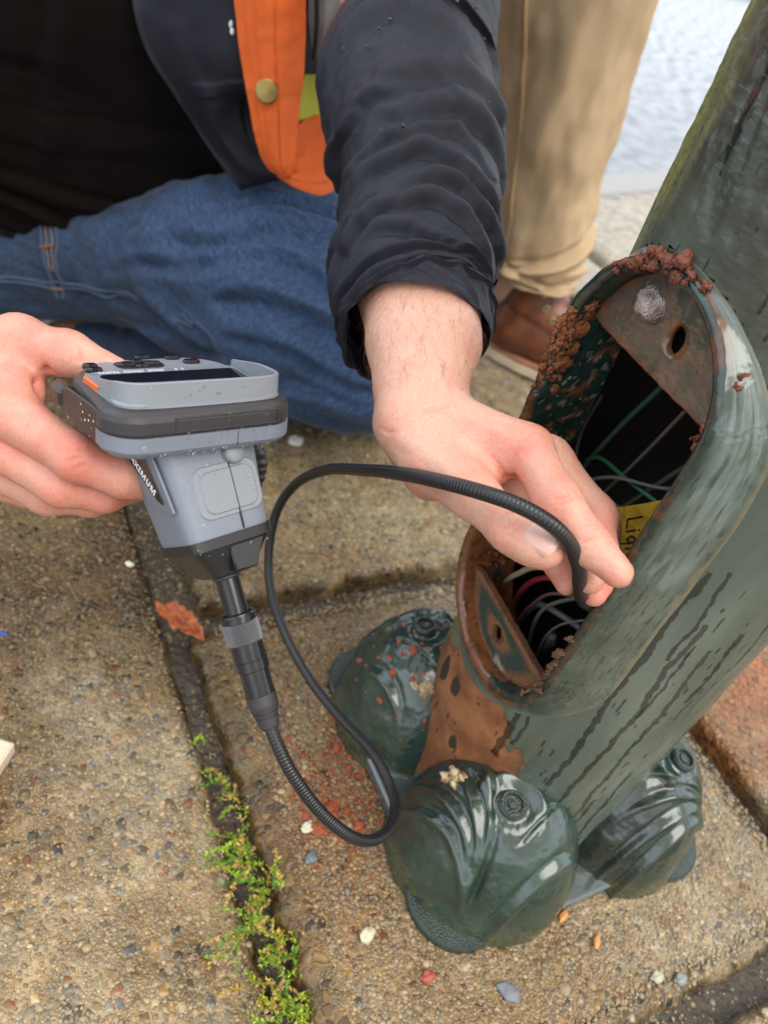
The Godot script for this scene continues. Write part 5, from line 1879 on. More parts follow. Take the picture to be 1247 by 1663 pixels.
	for sx in [0.0, 24.0]:
		put("fly_seam", tube(capped(laid(jm, [Vector3(-0.4981, 0.1406, -0.8365) + (Vector3(-0.4816, 0.1450, -0.8401) - Vector3(-0.4981, 0.1406, -0.8365)) * (sx / 24.0), Vector3(-0.4753, 0.1249, -0.8037) + (Vector3(-0.4590, 0.1292, -0.8073) - Vector3(-0.4753, 0.1249, -0.8037)) * (sx / 24.0), Vector3(-0.4597, 0.1000, -0.7829) + (Vector3(-0.4448, 0.1039, -0.7861) - Vector3(-0.4597, 0.1000, -0.7829)) * (sx / 24.0), Vector3(-0.4463, 0.0704, -0.7710) + (Vector3(-0.4381, 0.0725, -0.7728) - Vector3(-0.4463, 0.0704, -0.7710)) * (sx / 24.0)], 40, 0.0004, 0.0026)), 8), seam_m, jeans)
	for pts in [[Vector3(-0.5432, 0.0630, -0.7452), Vector3(-0.5065, 0.0728, -0.7600), Vector3(-0.4510, 0.0838, -0.7692), Vector3(-0.3882, 0.0947, -0.7719), Vector3(-0.3502, 0.1149, -0.7692), Vector3(-0.3101, 0.1095, -0.7581), Vector3(-0.2649, 0.1156, -0.7502)], [Vector3(-0.5455, 0.0681, -0.7495), Vector3(-0.5088, 0.0780, -0.7643), Vector3(-0.4533, 0.0890, -0.7736), Vector3(-0.3908, 0.1004, -0.7766), Vector3(-0.3474, 0.1202, -0.7737), Vector3(-0.3058, 0.1162, -0.7638), Vector3(-0.2632, 0.1216, -0.7553)], [Vector3(-0.2631, 0.1239, -0.7441), Vector3(-0.2420, 0.1167, -0.7381), Vector3(-0.2282, 0.1018, -0.7386), Vector3(-0.2171, 0.0887, -0.7407)]]:
		put("inseam", tube(capped(laid(jm, pts, 60, 0.0003, 0.0024)), 8), seam_m, jeans)
	for bt in [[Vector3(-0.4736, 0.1178, -0.7978), Vector3(-0.4563, 0.1212, -0.8006)], [Vector3(-0.4546, 0.0834, -0.7689), Vector3(-0.4385, 0.0865, -0.7715)]]:
		put("bar_tack", tube(capped(laid(jm, bt, 6, 0.0022, 0.0013)), 6), mat(Color(0.28, 0.11, 0.04), 0.7), jeans)
	for pts in [[Vector3(-0.4878, 0.1415, -0.8307), Vector3(-0.4680, 0.1239, -0.8029), Vector3(-0.4543, 0.1015, -0.7840)], [Vector3(-0.4817, 0.1431, -0.8320), Vector3(-0.4619, 0.1255, -0.8042), Vector3(-0.4489, 0.1029, -0.7852)]]:
		put("stitching", tube(laid(jm, pts, 24, 0.0011, 0.0006), 5), thread, jeans)
	# shirt over the belly
	var ts := spline([[Vector3(-0.5119, 0.1080, -0.9135), 0.262, 0.095], [Vector3(-0.5084, 0.1237, -0.9136), 0.264, 0.100], [Vector3(-0.4980, 0.1667, -0.9106), 0.258, 0.098], [Vector3(-0.4780, 0.2388, -0.9059), 0.25, 0.095], [Vector3(-0.4645, 0.3026, -0.9006), 0.245, 0.09], [Vector3(-0.4520, 0.3662, -0.8952), 0.24, 0.09], [Vector3(-0.4601, 0.4925, -0.9294), 0.225, 0.095], [Vector3(-0.4673, 0.5691, -0.9545), 0.16, 0.075], [Vector3(-0.4639, 0.5910, -0.9560), 0.065, 0.06]], 120)
	var tw := func(u: float, an: float, p: Vector3) -> float:
		var side := clampf(-sin(an), 0, 1)
		var d := 0.006 * nz.get_noise_3d(p.x * 6.0, p.y * 24.0, p.z * 6.0)
		d += 0.008 * side * fold(u, 0.235 + 0.035 * cos(an) - 0.03 * cos(an) * cos(an), 0.014)
		d += 0.007 * side * fold(u, 0.292 - 0.05 * cos(an), 0.016)
		d += 0.006 * side * fold(u, 0.10 + 0.05 * cos(an), 0.02)
		d += 0.008 * side * fold(cos(an) * 2.0, 0.15 + 0.2 * u, 0.12) * smoothstep(0.3, 0.42, u)
		return d
	put("shirt", limb(ts, Vector3(-0.5280, 0.2305, -1.0163) - Vector3(0, 0.575, 0), 140, tw), M.shirt, man)
	# open jacket front
	var jw := func(u: float, v: float, p: Vector3) -> float:
		var d := 0.004 * nz.get_noise_3d(p.x * 9.0, p.y * 9.0, p.z * 9.0)
		d -= 0.022 * exp(-pow((u - 0.62) / 0.16, 2.0) - pow((v - 0.69) / 0.10, 2.0))
		d += 0.009 * exp(-pow((u - 0.36) / 0.10, 2.0) - pow((v - 0.70) / 0.13, 2.0))
		d += 0.0024 * exp(-pow(u / 0.035, 2.0))
		d += 0.0022 * smoothstep(0.548, 0.552, v + 0.03 * u) * smoothstep(0.60, 0.59, v + 0.03 * u) * smoothstep(0.2, 0.24, u) * (0.7 + 0.3 * absf(sin(u * 70.0)))
		return d
	put("jacket_front", sheet([
		[Vector3(-0.4252, 0.5279, -0.8482), Vector3(-0.3373, 0.5461, -0.7982), Vector3(-0.2763, 0.5611, -0.7977), Vector3(-0.2114, 0.5837, -0.8949)],
		[Vector3(-0.4075, 0.4581, -0.8352), Vector3(-0.3346, 0.4776, -0.8059), Vector3(-0.2655, 0.4959, -0.7952), Vector3(-0.1981, 0.5126, -0.8875)],
		[Vector3(-0.3798, 0.3945, -0.8080), Vector3(-0.3246, 0.4111, -0.7958), Vector3(-0.2654, 0.4282, -0.7906), Vector3(-0.1945, 0.4411, -0.8667)],
		[Vector3(-0.3612, 0.3584, -0.8039), Vector3(-0.3131, 0.3742, -0.7910), Vector3(-0.2583, 0.3910, -0.7855), Vector3(-0.1952, 0.3977, -0.8694)],
		[Vector3(-0.3314, 0.3283, -0.8047), Vector3(-0.2913, 0.3429, -0.7908), Vector3(-0.2484, 0.3561, -0.7889), Vector3(-0.1949, 0.3587, -0.8628)],
		[Vector3(-0.3027, 0.2948, -0.8092), Vector3(-0.2779, 0.3070, -0.7999), Vector3(-0.2481, 0.3190, -0.8034), Vector3(-0.2092, 0.3196, -0.8692)],
		[Vector3(-0.2622, 0.2651, -0.8038), Vector3(-0.2452, 0.2736, -0.8044), Vector3(-0.2245, 0.2851, -0.8076), Vector3(-0.1932, 0.2907, -0.8580)],
		[Vector3(-0.2521, 0.2563, -0.8095), Vector3(-0.2359, 0.2652, -0.8105), Vector3(-0.2192, 0.2738, -0.8177), Vector3(-0.1873, 0.2811, -0.8565)]], 90, 130, 0.004, jw), M.jacket, man)
	put("white_mark", lumps([lump(Vector3(-0.2703, 0.4098, -0.7713), Vector3(0.0018, 0.0034, 0.0012), 1.0, 0.1, 6), lump(Vector3(-0.2679, 0.4048, -0.7697), Vector3(0.0020, 0.0030, 0.0012), 2.0, 0.1, 6)], func(_p): return Color(0.75, 0.74, 0.72)), vmat(0.7), man)
	# sleeve pushed up to the forearm, full of folds
	var sl := spline([[Vector3(-0.2473, 0.6265, -1.0027), 0.080, 0.085], [Vector3(-0.1502, 0.5702, -0.9097), 0.062, 0.075], [Vector3(-0.1073, 0.5158, -0.8184), 0.054, 0.070], [Vector3(-0.0936, 0.4793, -0.7587), 0.0500, 0.066], [Vector3(-0.0926, 0.4530, -0.7014), 0.0610, 0.068], [Vector3(-0.0906, 0.4347, -0.6670), 0.0680, 0.067], [Vector3(-0.0768, 0.4208, -0.6241), 0.0655, 0.064], [Vector3(-0.0551, 0.4084, -0.5770), 0.0585, 0.058], [Vector3(-0.0437, 0.3969, -0.5402), 0.0530, 0.053], [Vector3(-0.0379, 0.3856, -0.5091), 0.0525, 0.052], [Vector3(-0.0319, 0.3756, -0.4789), 0.0515, 0.051], [Vector3(-0.0260, 0.3663, -0.4508), 0.0495, 0.049], [Vector3(-0.0205, 0.3622, -0.4364), 0.0480, 0.047], [Vector3(-0.0173, 0.3607, -0.4298), 0.0470, 0.0460], [Vector3(-0.0157, 0.3600, -0.4264), 0.0455, 0.0445], [Vector3(-0.0154, 0.3597, -0.4255), 0.0430, 0.0425]], 320)
	var folds := []
	var fr := RandomNumberGenerator.new()
	fr.seed = 12
	for e in [[0.315, 0.022, 0.0050, 0.05, -1.2], [0.375, 0.024, 0.0060, 0.02, -1.7], [0.435, 0.017, 0.0058, 0.05, -1.0], [0.462, 0.014, 0.0045, -0.03, -2.2], [0.500, 0.018, 0.0066, 0.025, -1.1], [0.535, 0.013, 0.0042, 0.05, -2.0], [0.575, 0.018, 0.0068, 0.045, -1.3], [0.628, 0.016, 0.0064, 0.055, -0.9], [0.672, 0.015, 0.0062, 0.05, -1.8], [0.718, 0.014, 0.0056, 0.06, -1.2], [0.755, 0.012, 0.0042, 0.05, -1.6]]:
		folds.append([e[0], e[1], e[2], e[3], e[4], fr.randf_range(0.8, 1.5)])
		folds.append([e[0] + fr.randf_range(-0.025, 0.025), e[1] * 0.9, e[2] * 0.9, fr.randf_range(-0.05, 0.05), e[4] + PI + fr.randf_range(-0.5, 0.5), fr.randf_range(1.0, 1.6)])
	var sw := func(u: float, an: float, p: Vector3) -> float:
		var d := 0.0030 * nz.get_noise_3d(p.x * 22.0, p.y * 22.0, p.z * 22.0)
		d -= 0.0007 * maxf(0.0, 1.0 - absf(nz.get_noise_3d(u * 12.0 + 0.5 * sin(an + 0.6), cos(an) * 0.8, sin(an) * 0.8)) * 9.0)
		for f in folds:
			var da := wrapf(an - f[4], -PI, PI)
			var win := exp(-pow(da / f[5], 4.0))
			if win < 0.01:
				continue
			var c: float = f[0] + f[3] * (1.0 + sin(an)) + 0.010 * sin(an * 2.0 + f[0] * 40.0) + 0.022 * nz.get_noise_2d(an * 0.8, f[0] * 30.0)
			if absf(u - c) < 0.06:
				d += 0.82 * f[2] * win * fold(u, c, f[1] * 0.9)
		var cuff := smoothstep(0.80, 0.84, u) * smoothstep(0.99, 0.93, u)
		d += cuff * 0.0010 * sin(an * 15.0 + 3.0 * nz.get_noise_2d(an * 2.0, 1.0)) + 0.0024 * exp(-pow((u - 0.875) / 0.018, 2.0)) - 0.0026 * exp(-pow((u - 0.822) / 0.011, 2.0))
		return d
	put("jacket_sleeve", limb(sl, Vector3(-0.1006, 0.2460, -1.0293) - Vector3(0, 0.575, 0), 200, sw), M.jacket, man)
	var s2 := spline([[Vector3(-0.7187, 0.4769, -0.9489), 0.09, 0.085], [Vector3(-0.6776, 0.3399, -0.7687), 0.085, 0.08], [Vector3(-0.6210, 0.2531, -0.6045), 0.07, 0.07], [Vector3(-0.5300, 0.2167, -0.4826), 0.062, 0.06], [Vector3(-0.4305, 0.2047, -0.4073), 0.055, 0.053], [Vector3(-0.3601, 0.2072, -0.3702), 0.045, 0.044]], 120)
	put("jacket_sleeve", limb(s2, Vector3(-0.8265, 0.0567, -0.8705) - Vector3(0, 0.575, 0), 80, func(u, an, p): return 0.004 * fold(fposmod(u * 9.0 + 0.2 * sin(an), 1.0), 0.5, 0.2) + 0.003 * nz.get_noise_3dv(p * 20.0)), M.jacket, man)
	# rain drops on the sleeve
	var dr := []
	for k in 28:
		var a := rng.randf_range(-2.6, -0.4)
		var i := rng.randi_range(60, 140) if k < 22 else rng.randi_range(140, 220)
		var t: Vector3 = (sl[i + 1][0] - sl[i][0]).normalized()
		var lk := (Vector3(-0.1006, 0.2460, -1.0293) - Vector3(0, 0.575, 0))
		var s := t.cross(lk).normalized()
		var b := s.cross(t)
		var o: Vector3 = s * cos(a) + b * sin(a)
		var q: Vector3 = sl[i][0] + s * cos(a) * sl[i][1] + b * sin(a) * sl[i][2] + o * sw.call(i / 299.0, a, sl[i][0] + o * 0.07)
		var r := rng.randf_range(0.0006, 0.0015)
		dr.append(lump(q, Vector3(r, r * 0.8, r), k, 0.3, 4))
	M.bead = mat(Color(0.05, 0.05, 0.06), 0.05)
	tag(put("rain_drops", lumps(dr, func(_p): return Color(1, 1, 1)), M.bead, man), "", "", "", "stuff")
	vest(man)


func vest(man: Node3D) -> void:
	M.orange = bump(mat(Color(0.95, 0.165, 0.022), 0.62), weave(0.3, 0.0), 0.02, 0.006)
	M.orange.backlight_enabled = true
	M.orange.backlight = Color(0.35, 0.10, 0.02)
	var vs := put("safety_vest", sheet([
		[Vector3(-0.2994, 0.5570, -0.7682), Vector3(-0.2688, 0.5640, -0.7610), Vector3(-0.2424, 0.5709, -0.7668), Vector3(-0.2307, 0.5750, -0.7832)],
		[Vector3(-0.2765, 0.4810, -0.7566), Vector3(-0.2510, 0.4880, -0.7494), Vector3(-0.2305, 0.4933, -0.7565), Vector3(-0.2160, 0.4967, -0.7763)],
		[Vector3(-0.2648, 0.4314, -0.7568), Vector3(-0.2420, 0.4385, -0.7496), Vector3(-0.2229, 0.4432, -0.7562), Vector3(-0.2078, 0.4456, -0.7765)],
		[Vector3(-0.2582, 0.4047, -0.7578), Vector3(-0.2372, 0.4116, -0.7506), Vector3(-0.2185, 0.4162, -0.7571), Vector3(-0.2024, 0.4185, -0.7759)],
		[Vector3(-0.2494, 0.3771, -0.7582), Vector3(-0.2297, 0.3841, -0.7510), Vector3(-0.2136, 0.3880, -0.7568), Vector3(-0.1981, 0.3897, -0.7740)],
		[Vector3(-0.2387, 0.3487, -0.7578), Vector3(-0.2209, 0.3556, -0.7505), Vector3(-0.2073, 0.3584, -0.7569), Vector3(-0.1968, 0.3582, -0.7737)],
		[Vector3(-0.2304, 0.3258, -0.7595), Vector3(-0.2142, 0.3312, -0.7510), Vector3(-0.2026, 0.3325, -0.7560), Vector3(-0.1960, 0.3336, -0.7699)],
		[Vector3(-0.2225, 0.3087, -0.7621), Vector3(-0.2078, 0.3124, -0.7522), Vector3(-0.1978, 0.3128, -0.7538), Vector3(-0.1910, 0.3163, -0.7620)],
		[Vector3(-0.2123, 0.2981, -0.7650), Vector3(-0.1999, 0.3000, -0.7574), Vector3(-0.1926, 0.3025, -0.7569), Vector3(-0.1880, 0.3074, -0.7637)]], 90, 140, 0.0022,
		func(u, v, p):
			var d := 0.0012 * nz.get_noise_3dv(p * 40.0)
			for s in [0.17, 0.29, 0.575]:
				d -= 0.0012 * exp(-pow((u - s) / 0.012, 2.0))
			d += 0.0008 * smoothstep(0.30, 0.32, u) * smoothstep(0.56, 0.54, u)
			d += 0.004 * exp(-pow((u - 0.97) / 0.08, 2.0)) * smoothstep(0.5, 0.9, v)
			return d), M.orange, man)
	put("vest_hem", sheet([
		[Vector3(-0.2026, 0.3325, -0.7756), Vector3(-0.2008, 0.3392, -0.7942), Vector3(-0.1948, 0.3457, -0.8102), Vector3(-0.1812, 0.3534, -0.8270)],
		[Vector3(-0.1967, 0.3201, -0.7678), Vector3(-0.1924, 0.3258, -0.7830), Vector3(-0.1817, 0.3339, -0.7976), Vector3(-0.1636, 0.3416, -0.8145)],
		[Vector3(-0.1958, 0.3069, -0.7606), Vector3(-0.1858, 0.3138, -0.7690), Vector3(-0.1725, 0.3201, -0.7886), Vector3(-0.1491, 0.3295, -0.8044)],
		[Vector3(-0.2034, 0.2983, -0.7613), Vector3(-0.1847, 0.3037, -0.7593), Vector3(-0.1630, 0.3066, -0.7695), Vector3(-0.1424, 0.3144, -0.7917)],
		[Vector3(-0.2064, 0.2954, -0.7640), Vector3(-0.1800, 0.2934, -0.7585), Vector3(-0.1567, 0.2932, -0.7661), Vector3(-0.1398, 0.3055, -0.7894)]], 70, 70, 0.0022,
		func(u, v, p): return 0.004 * nz.get_noise_3d(p.x * 24.0, p.y * 24.0, p.z * 24.0) - 0.001 * exp(-pow((v - 0.82) / 0.02, 2.0))), M.orange, vs)
	M.lime = bump(mat(Color(0.62, 0.62, 0.06), 0.6), weave(0.3, 0.0), 0.02, 0.006)
	put("lime_band", sheet([
		[Vector3(-0.2114, 0.3765, -0.8308), Vector3(-0.2033, 0.3779, -0.8371), Vector3(-0.1887, 0.3806, -0.8472)],
		[Vector3(-0.2083, 0.3553, -0.8130), Vector3(-0.1979, 0.3572, -0.8198), Vector3(-0.1808, 0.3628, -0.8323)],
		[Vector3(-0.2092, 0.3400, -0.8001), Vector3(-0.1957, 0.3435, -0.8083), Vector3(-0.1753, 0.3489, -0.8233)]], 24, 24, 0.002), M.lime, vs)
	put("vest_back", sheet([
		[Vector3(-0.2300, 0.3992, -0.8655), Vector3(-0.2137, 0.4028, -0.8738), Vector3(-0.1918, 0.4077, -0.8856)],
		[Vector3(-0.2200, 0.3621, -0.8343), Vector3(-0.2007, 0.3663, -0.8431), Vector3(-0.1763, 0.3711, -0.8576)],
		[Vector3(-0.2078, 0.3209, -0.7984), Vector3(-0.1848, 0.3266, -0.8046), Vector3(-0.1582, 0.3304, -0.8234)]], 24, 24, 0.002), M.orange, vs)
	M.silver = bump(mat(Color(0.34, 0.335, 0.33), 0.4, 0.2), noise_tex(0.15, 4), 0.03, 0.03)
	put("reflective_strip", sheet([
		[Vector3(-0.2181, 0.5289, -0.7837), Vector3(-0.1877, 0.5366, -0.7771), Vector3(-0.1553, 0.5451, -0.7843)],
		[Vector3(-0.2123, 0.4616, -0.7926), Vector3(-0.1876, 0.4691, -0.7832), Vector3(-0.1651, 0.4750, -0.7881)],
		[Vector3(-0.2109, 0.4429, -0.7964), Vector3(-0.1876, 0.4502, -0.7882), Vector3(-0.1703, 0.4552, -0.7872)],
		[Vector3(-0.2083, 0.4235, -0.8023), Vector3(-0.1914, 0.4284, -0.7934), Vector3(-0.1774, 0.4341, -0.7956)],
		[Vector3(-0.2033, 0.4005, -0.8131), Vector3(-0.1928, 0.4021, -0.8052), Vector3(-0.1875, 0.4097, -0.8064)],
		[Vector3(-0.2006, 0.3953, -0.8178), Vector3(-0.1954, 0.3969, -0.8139), Vector3(-0.1924, 0.3999, -0.8139)]], 40, 60, 0.002), M.silver, vs)
	put("piping", tube(capped(spline([[Vector3(-0.2062, 0.4731, -0.7813), 0.0022], [Vector3(-0.2004, 0.4471, -0.7830), 0.0022], [Vector3(-0.1973, 0.4259, -0.7874), 0.0022], [Vector3(-0.1976, 0.3990, -0.7988), 0.0022]], 30)), 8), M.black if M.has("black") else mat(Color(0.014, 0.014, 0.015), 0.4), vs)
	var sx := frame(Vector3(-0.1900, 0.4021, -0.6382) * -1.0 + Vector3(0, 0.575, 0), Vector3(0.9466, 0.2469, -0.2071))
	put("snap", lathe([[0.0098, 0], [0.0102, 0.0008], [0.0100, 0.0016], [0.0092, 0.0021], [0.0086, 0.0019], [0.006, 0.0024], [0.0001, 0.0027]], 40, false), mat(Color(0.30, 0.21, 0.075), 0.34, 0.9), vs, Transform3D(sx, Vector3(-0.2231, 0.3720, -0.7493)))


func build_standing() -> void:
	var man := thing("person", "person standing in tan work trousers and brown laced leather boots", "person")
	M.tan = bump(mat(Color(0.49, 0.35, 0.205), 0.8), weave(0.4, 1.0), 0.03, 0.012)
	M.leather = bump(vmat(0.36), noise_tex(0.05, 5), 0.05, 0.12)
	M.sole = bump(mat(Color(0.66, 0.55, 0.38), 0.6), noise_tex(0.1, 3), 0.03, 0.05)
	var look := Vector3(0.05, -0.25, -1.0)
	var b := []
	for s in 2:
		var off := Vector3(-0.30, 0, -0.05) * s
		var hem := Vector3(0.094, 0.118, -1.178) + off
		var leg := spline([[hem + Vector3(0.002, 0.0, 0.004), 0.058, 0.066], [hem + Vector3(0.0, 0.012, 0), 0.063, 0.073], [hem + Vector3(-0.004, 0.04, 0), 0.068, 0.079], [hem + Vector3(-0.012, 0.085, 0), 0.074, 0.083], [hem + Vector3(-0.028, 0.16, 0), 0.080, 0.088], [hem + Vector3(-0.052, 0.27, 0), 0.090, 0.096], [hem + Vector3(-0.078, 0.38, 0), 0.102, 0.105], [hem + Vector3(-0.10, 0.52, 0.0), 0.112, 0.115], [hem + Vector3(-0.13 + 0.1 * s, 0.74, -0.01), 0.125, 0.13], [hem + Vector3(-0.15 + 0.3 * s, 0.84, -0.02 + 0.05 * s), 0.13, 0.13]], 160)
		var fr := RandomNumberGenerator.new()
		fr.seed = 31 + s
		var fl := []
		for k in 12:
			fl.append([fr.randf_range(0.04, 0.34), fr.randf_range(0.014, 0.028), fr.randf_range(0.006, 0.012), fr.randf_range(-0.09, 0.09), fr.randf() * TAU, fr.randf_range(0.7, 1.3)])
		var dw := func(u: float, an: float, p: Vector3) -> float:
			var d := 0.018 * nz.get_noise_3d(p.x * 9.0, p.y * 4.5, p.z * 9.0) + 0.004 * nz.get_noise_3d(p.x * 24.0, p.y * 12.0, p.z * 24.0)
			for f in fl:
				var da := wrapf(an - f[4], -PI, PI)
				d += f[2] * exp(-pow(da / f[5], 2.0)) * fold(u, f[0] + f[3] * sin(da), f[1])
			return d + 0.002 * exp(-pow((u - 0.030) / 0.006, 2.0)) - 0.002 * exp(-pow((u - 0.045) / 0.004, 2.0))
		var lm := limb(leg, look, 110, dw)
		var tro := put("trouser_leg", lm, M.tan, man)
		var sp := []
		for k in 8:
			var q = leg[12 + k * 16]
			sp.append(q[0] + Vector3(-q[1] * 0.62, 0.0, q[2] * 0.86))
		put("side_seam", tube(capped(laid(lm, sp, 50, 0.0004, 0.0028)), 6), mat(Color(0.42, 0.28, 0.14), 0.85), tro)
		b.append([hem + Vector3(-0.1, 0.5, 0), hem, 0.07, 0.045])
		b.append([hem + Vector3(-0.1, 0.5, 0), Vector3(-0.19, 0.95, -1.22), 0.07, 0.08])
		b.append([hem, hem + Vector3(0.0, -0.06, 0.0), 0.042, 0.035])
		boot(man, off)
	b.append([Vector3(-0.19, 0.95, -1.22), Vector3(-0.2, 1.35, -1.25), 0.12, 0.13])
	b.append([Vector3(-0.2, 1.35, -1.25), Vector3(-0.2, 1.5, -1.24), 0.06, 0.05])
	b.append([Vector3(-0.2, 1.58, -1.22), Vector3(-0.2, 1.66, -1.22), 0.08, 0.09])
	var bd := nets([b], 0.016, 0.016)
	put("body", fin(bd[0], bd[1], null, null), mat(Color(0.62, 0.38, 0.29), 0.5), man)
	var tor := spline([[Vector3(-0.19, 0.86, -1.22), 0.17, 0.15], [Vector3(-0.19, 1.1, -1.23), 0.18, 0.15], [Vector3(-0.2, 1.35, -1.25), 0.2, 0.15], [Vector3(-0.2, 1.46, -1.25), 0.09, 0.09]], 40)
	put("coat", limb(tor, look, 60, func(_u, _a, p): return 0.006 * nz.get_noise_3dv(p * 12.0)), M.jacket, man)


func boot(man: Node3D, off: Vector3) -> void:
	# heel at the left, toe to the right and a little towards us
	var heel := Vector3(0.065, 0.0, -1.150) + off
	var dir := Vector3(0.93, 0, 0.05).normalized()
	var sd := dir.cross(Vector3.UP)
	var L := 0.285
	var sh := func(x: float, h: float, z: float) -> Vector3: return heel + dir * x * L + Vector3(0, h, 0) + sd * z
	var g := [[[sh.call(0.12, 0.06, 0), sh.call(0.15, 0.13, 0), 0.036, 0.038], [sh.call(0.13, 0.055, 0.006), sh.call(0.40, 0.062, 0.008), 0.036, 0.040], [sh.call(0.13, 0.055, -0.006), sh.call(0.40, 0.062, -0.008), 0.036, 0.040], [sh.call(0.22, 0.095, 0), sh.call(0.55, 0.062, 0), 0.038, 0.036], [sh.call(0.40, 0.05, 0.010), sh.call(0.80, 0.052, 0.012), 0.034, 0.034], [sh.call(0.40, 0.05, -0.010), sh.call(0.80, 0.052, -0.010), 0.034, 0.032], [sh.call(0.75, 0.055, 0), sh.call(0.90, 0.054, 0.002), 0.036, 0.028]]]
	var r := nets(g, 0.004, 0.007)
	var v: PackedVector3Array = r[0]
	relax(v, r[1], 2)
	var c := PackedColorArray()
	for i in v.size():
		var p := v[i]
		var q: float = (p - heel).dot(dir) / L
		var line := absf(p.y - (0.098 - 0.055 * q))
		var d := -0.0016 * exp(-pow(line / 0.003, 2.0))
		v[i] = p + sd * d * signf((p - heel).dot(sd))
		if v[i].y < 0.024:
			v[i].y = 0.024
		var n := nz.get_noise_3dv(p * 26.0)
		var k := Color(0.105, 0.033, 0.016).lerp(Color(0.20, 0.068, 0.030), clampf(0.45 + n * 1.3, 0, 1))
		c.append(k * (0.7 if line < 0.0022 else 1.0))
	var bt := put("boot", fin(v, r[1], null, c), M.leather, man)
	var o := PackedVector2Array()
	for i in 72:
		var a := TAU * i / 72
		var x := cos(a)
		var z := sin(a)
		var wd := 0.047 - 0.006 * cos(a * 2.0) + (0.004 if x > 0 else -0.006)
		var scal := 1.0 + 0.018 * (1.0 if i % 4 < 2 else -1.0)
		o.append(Vector2((0.5 + x * 0.53) * L, signf(z) * pow(absf(z), 0.8) * wd * scal))
	put("sole", prism(o, [[0.003, 0.0], [0.0, 0.003], [0.0, 0.012], [0.001, 0.018]]), M.sole, bt, Transform3D(Basis(dir, Vector3.UP, sd), heel))
	put("welt", prism(o, [[0.0, 0.018], [-0.0008, 0.020], [-0.0008, 0.024], [0.002, 0.026]]), mat(Color(0.42, 0.20, 0.12), 0.6), bt, Transform3D(Basis(dir, Vector3.UP, sd), heel))
	for k in 5:
		var q := 0.255 + 0.036 * k
		var hh := 0.140 - 0.0135 * k
		var ring := []
		for s in [-1.0, 1.0]:
			var i := nearest(v, sh.call(q - 0.035, hh - 0.004, 0.06 * s))
			var nn := (v[i] - sh.call(q - 0.10, hh - 0.01, 0.0)) as Vector3
			put("eyelet", lathe([[0.0020, 0], [0.0050, 0.0004], [0.0054, 0.0016], [0.0044, 0.0026], [0.0022, 0.0018]], 16, false), mat(Color(0.42, 0.35, 0.20), 0.4, 0.6), bt, Transform3D(frame(nn, dir), v[i] - nn.normalized() * 0.0002))
			ring.append(v[i] + nn.normalized() * 0.002)
		var top: Vector3 = v[nearest(v, sh.call(q + 0.05, hh + 0.03, 0.0))] + Vector3(0.002, 0.003, 0)
		put("lace", tube(capped(spline([[ring[0], 0.0022], [top, 0.0025], [ring[1], 0.0022]], 12)), 6), mat(Color(0.045, 0.018, 0.018), 0.7), bt)


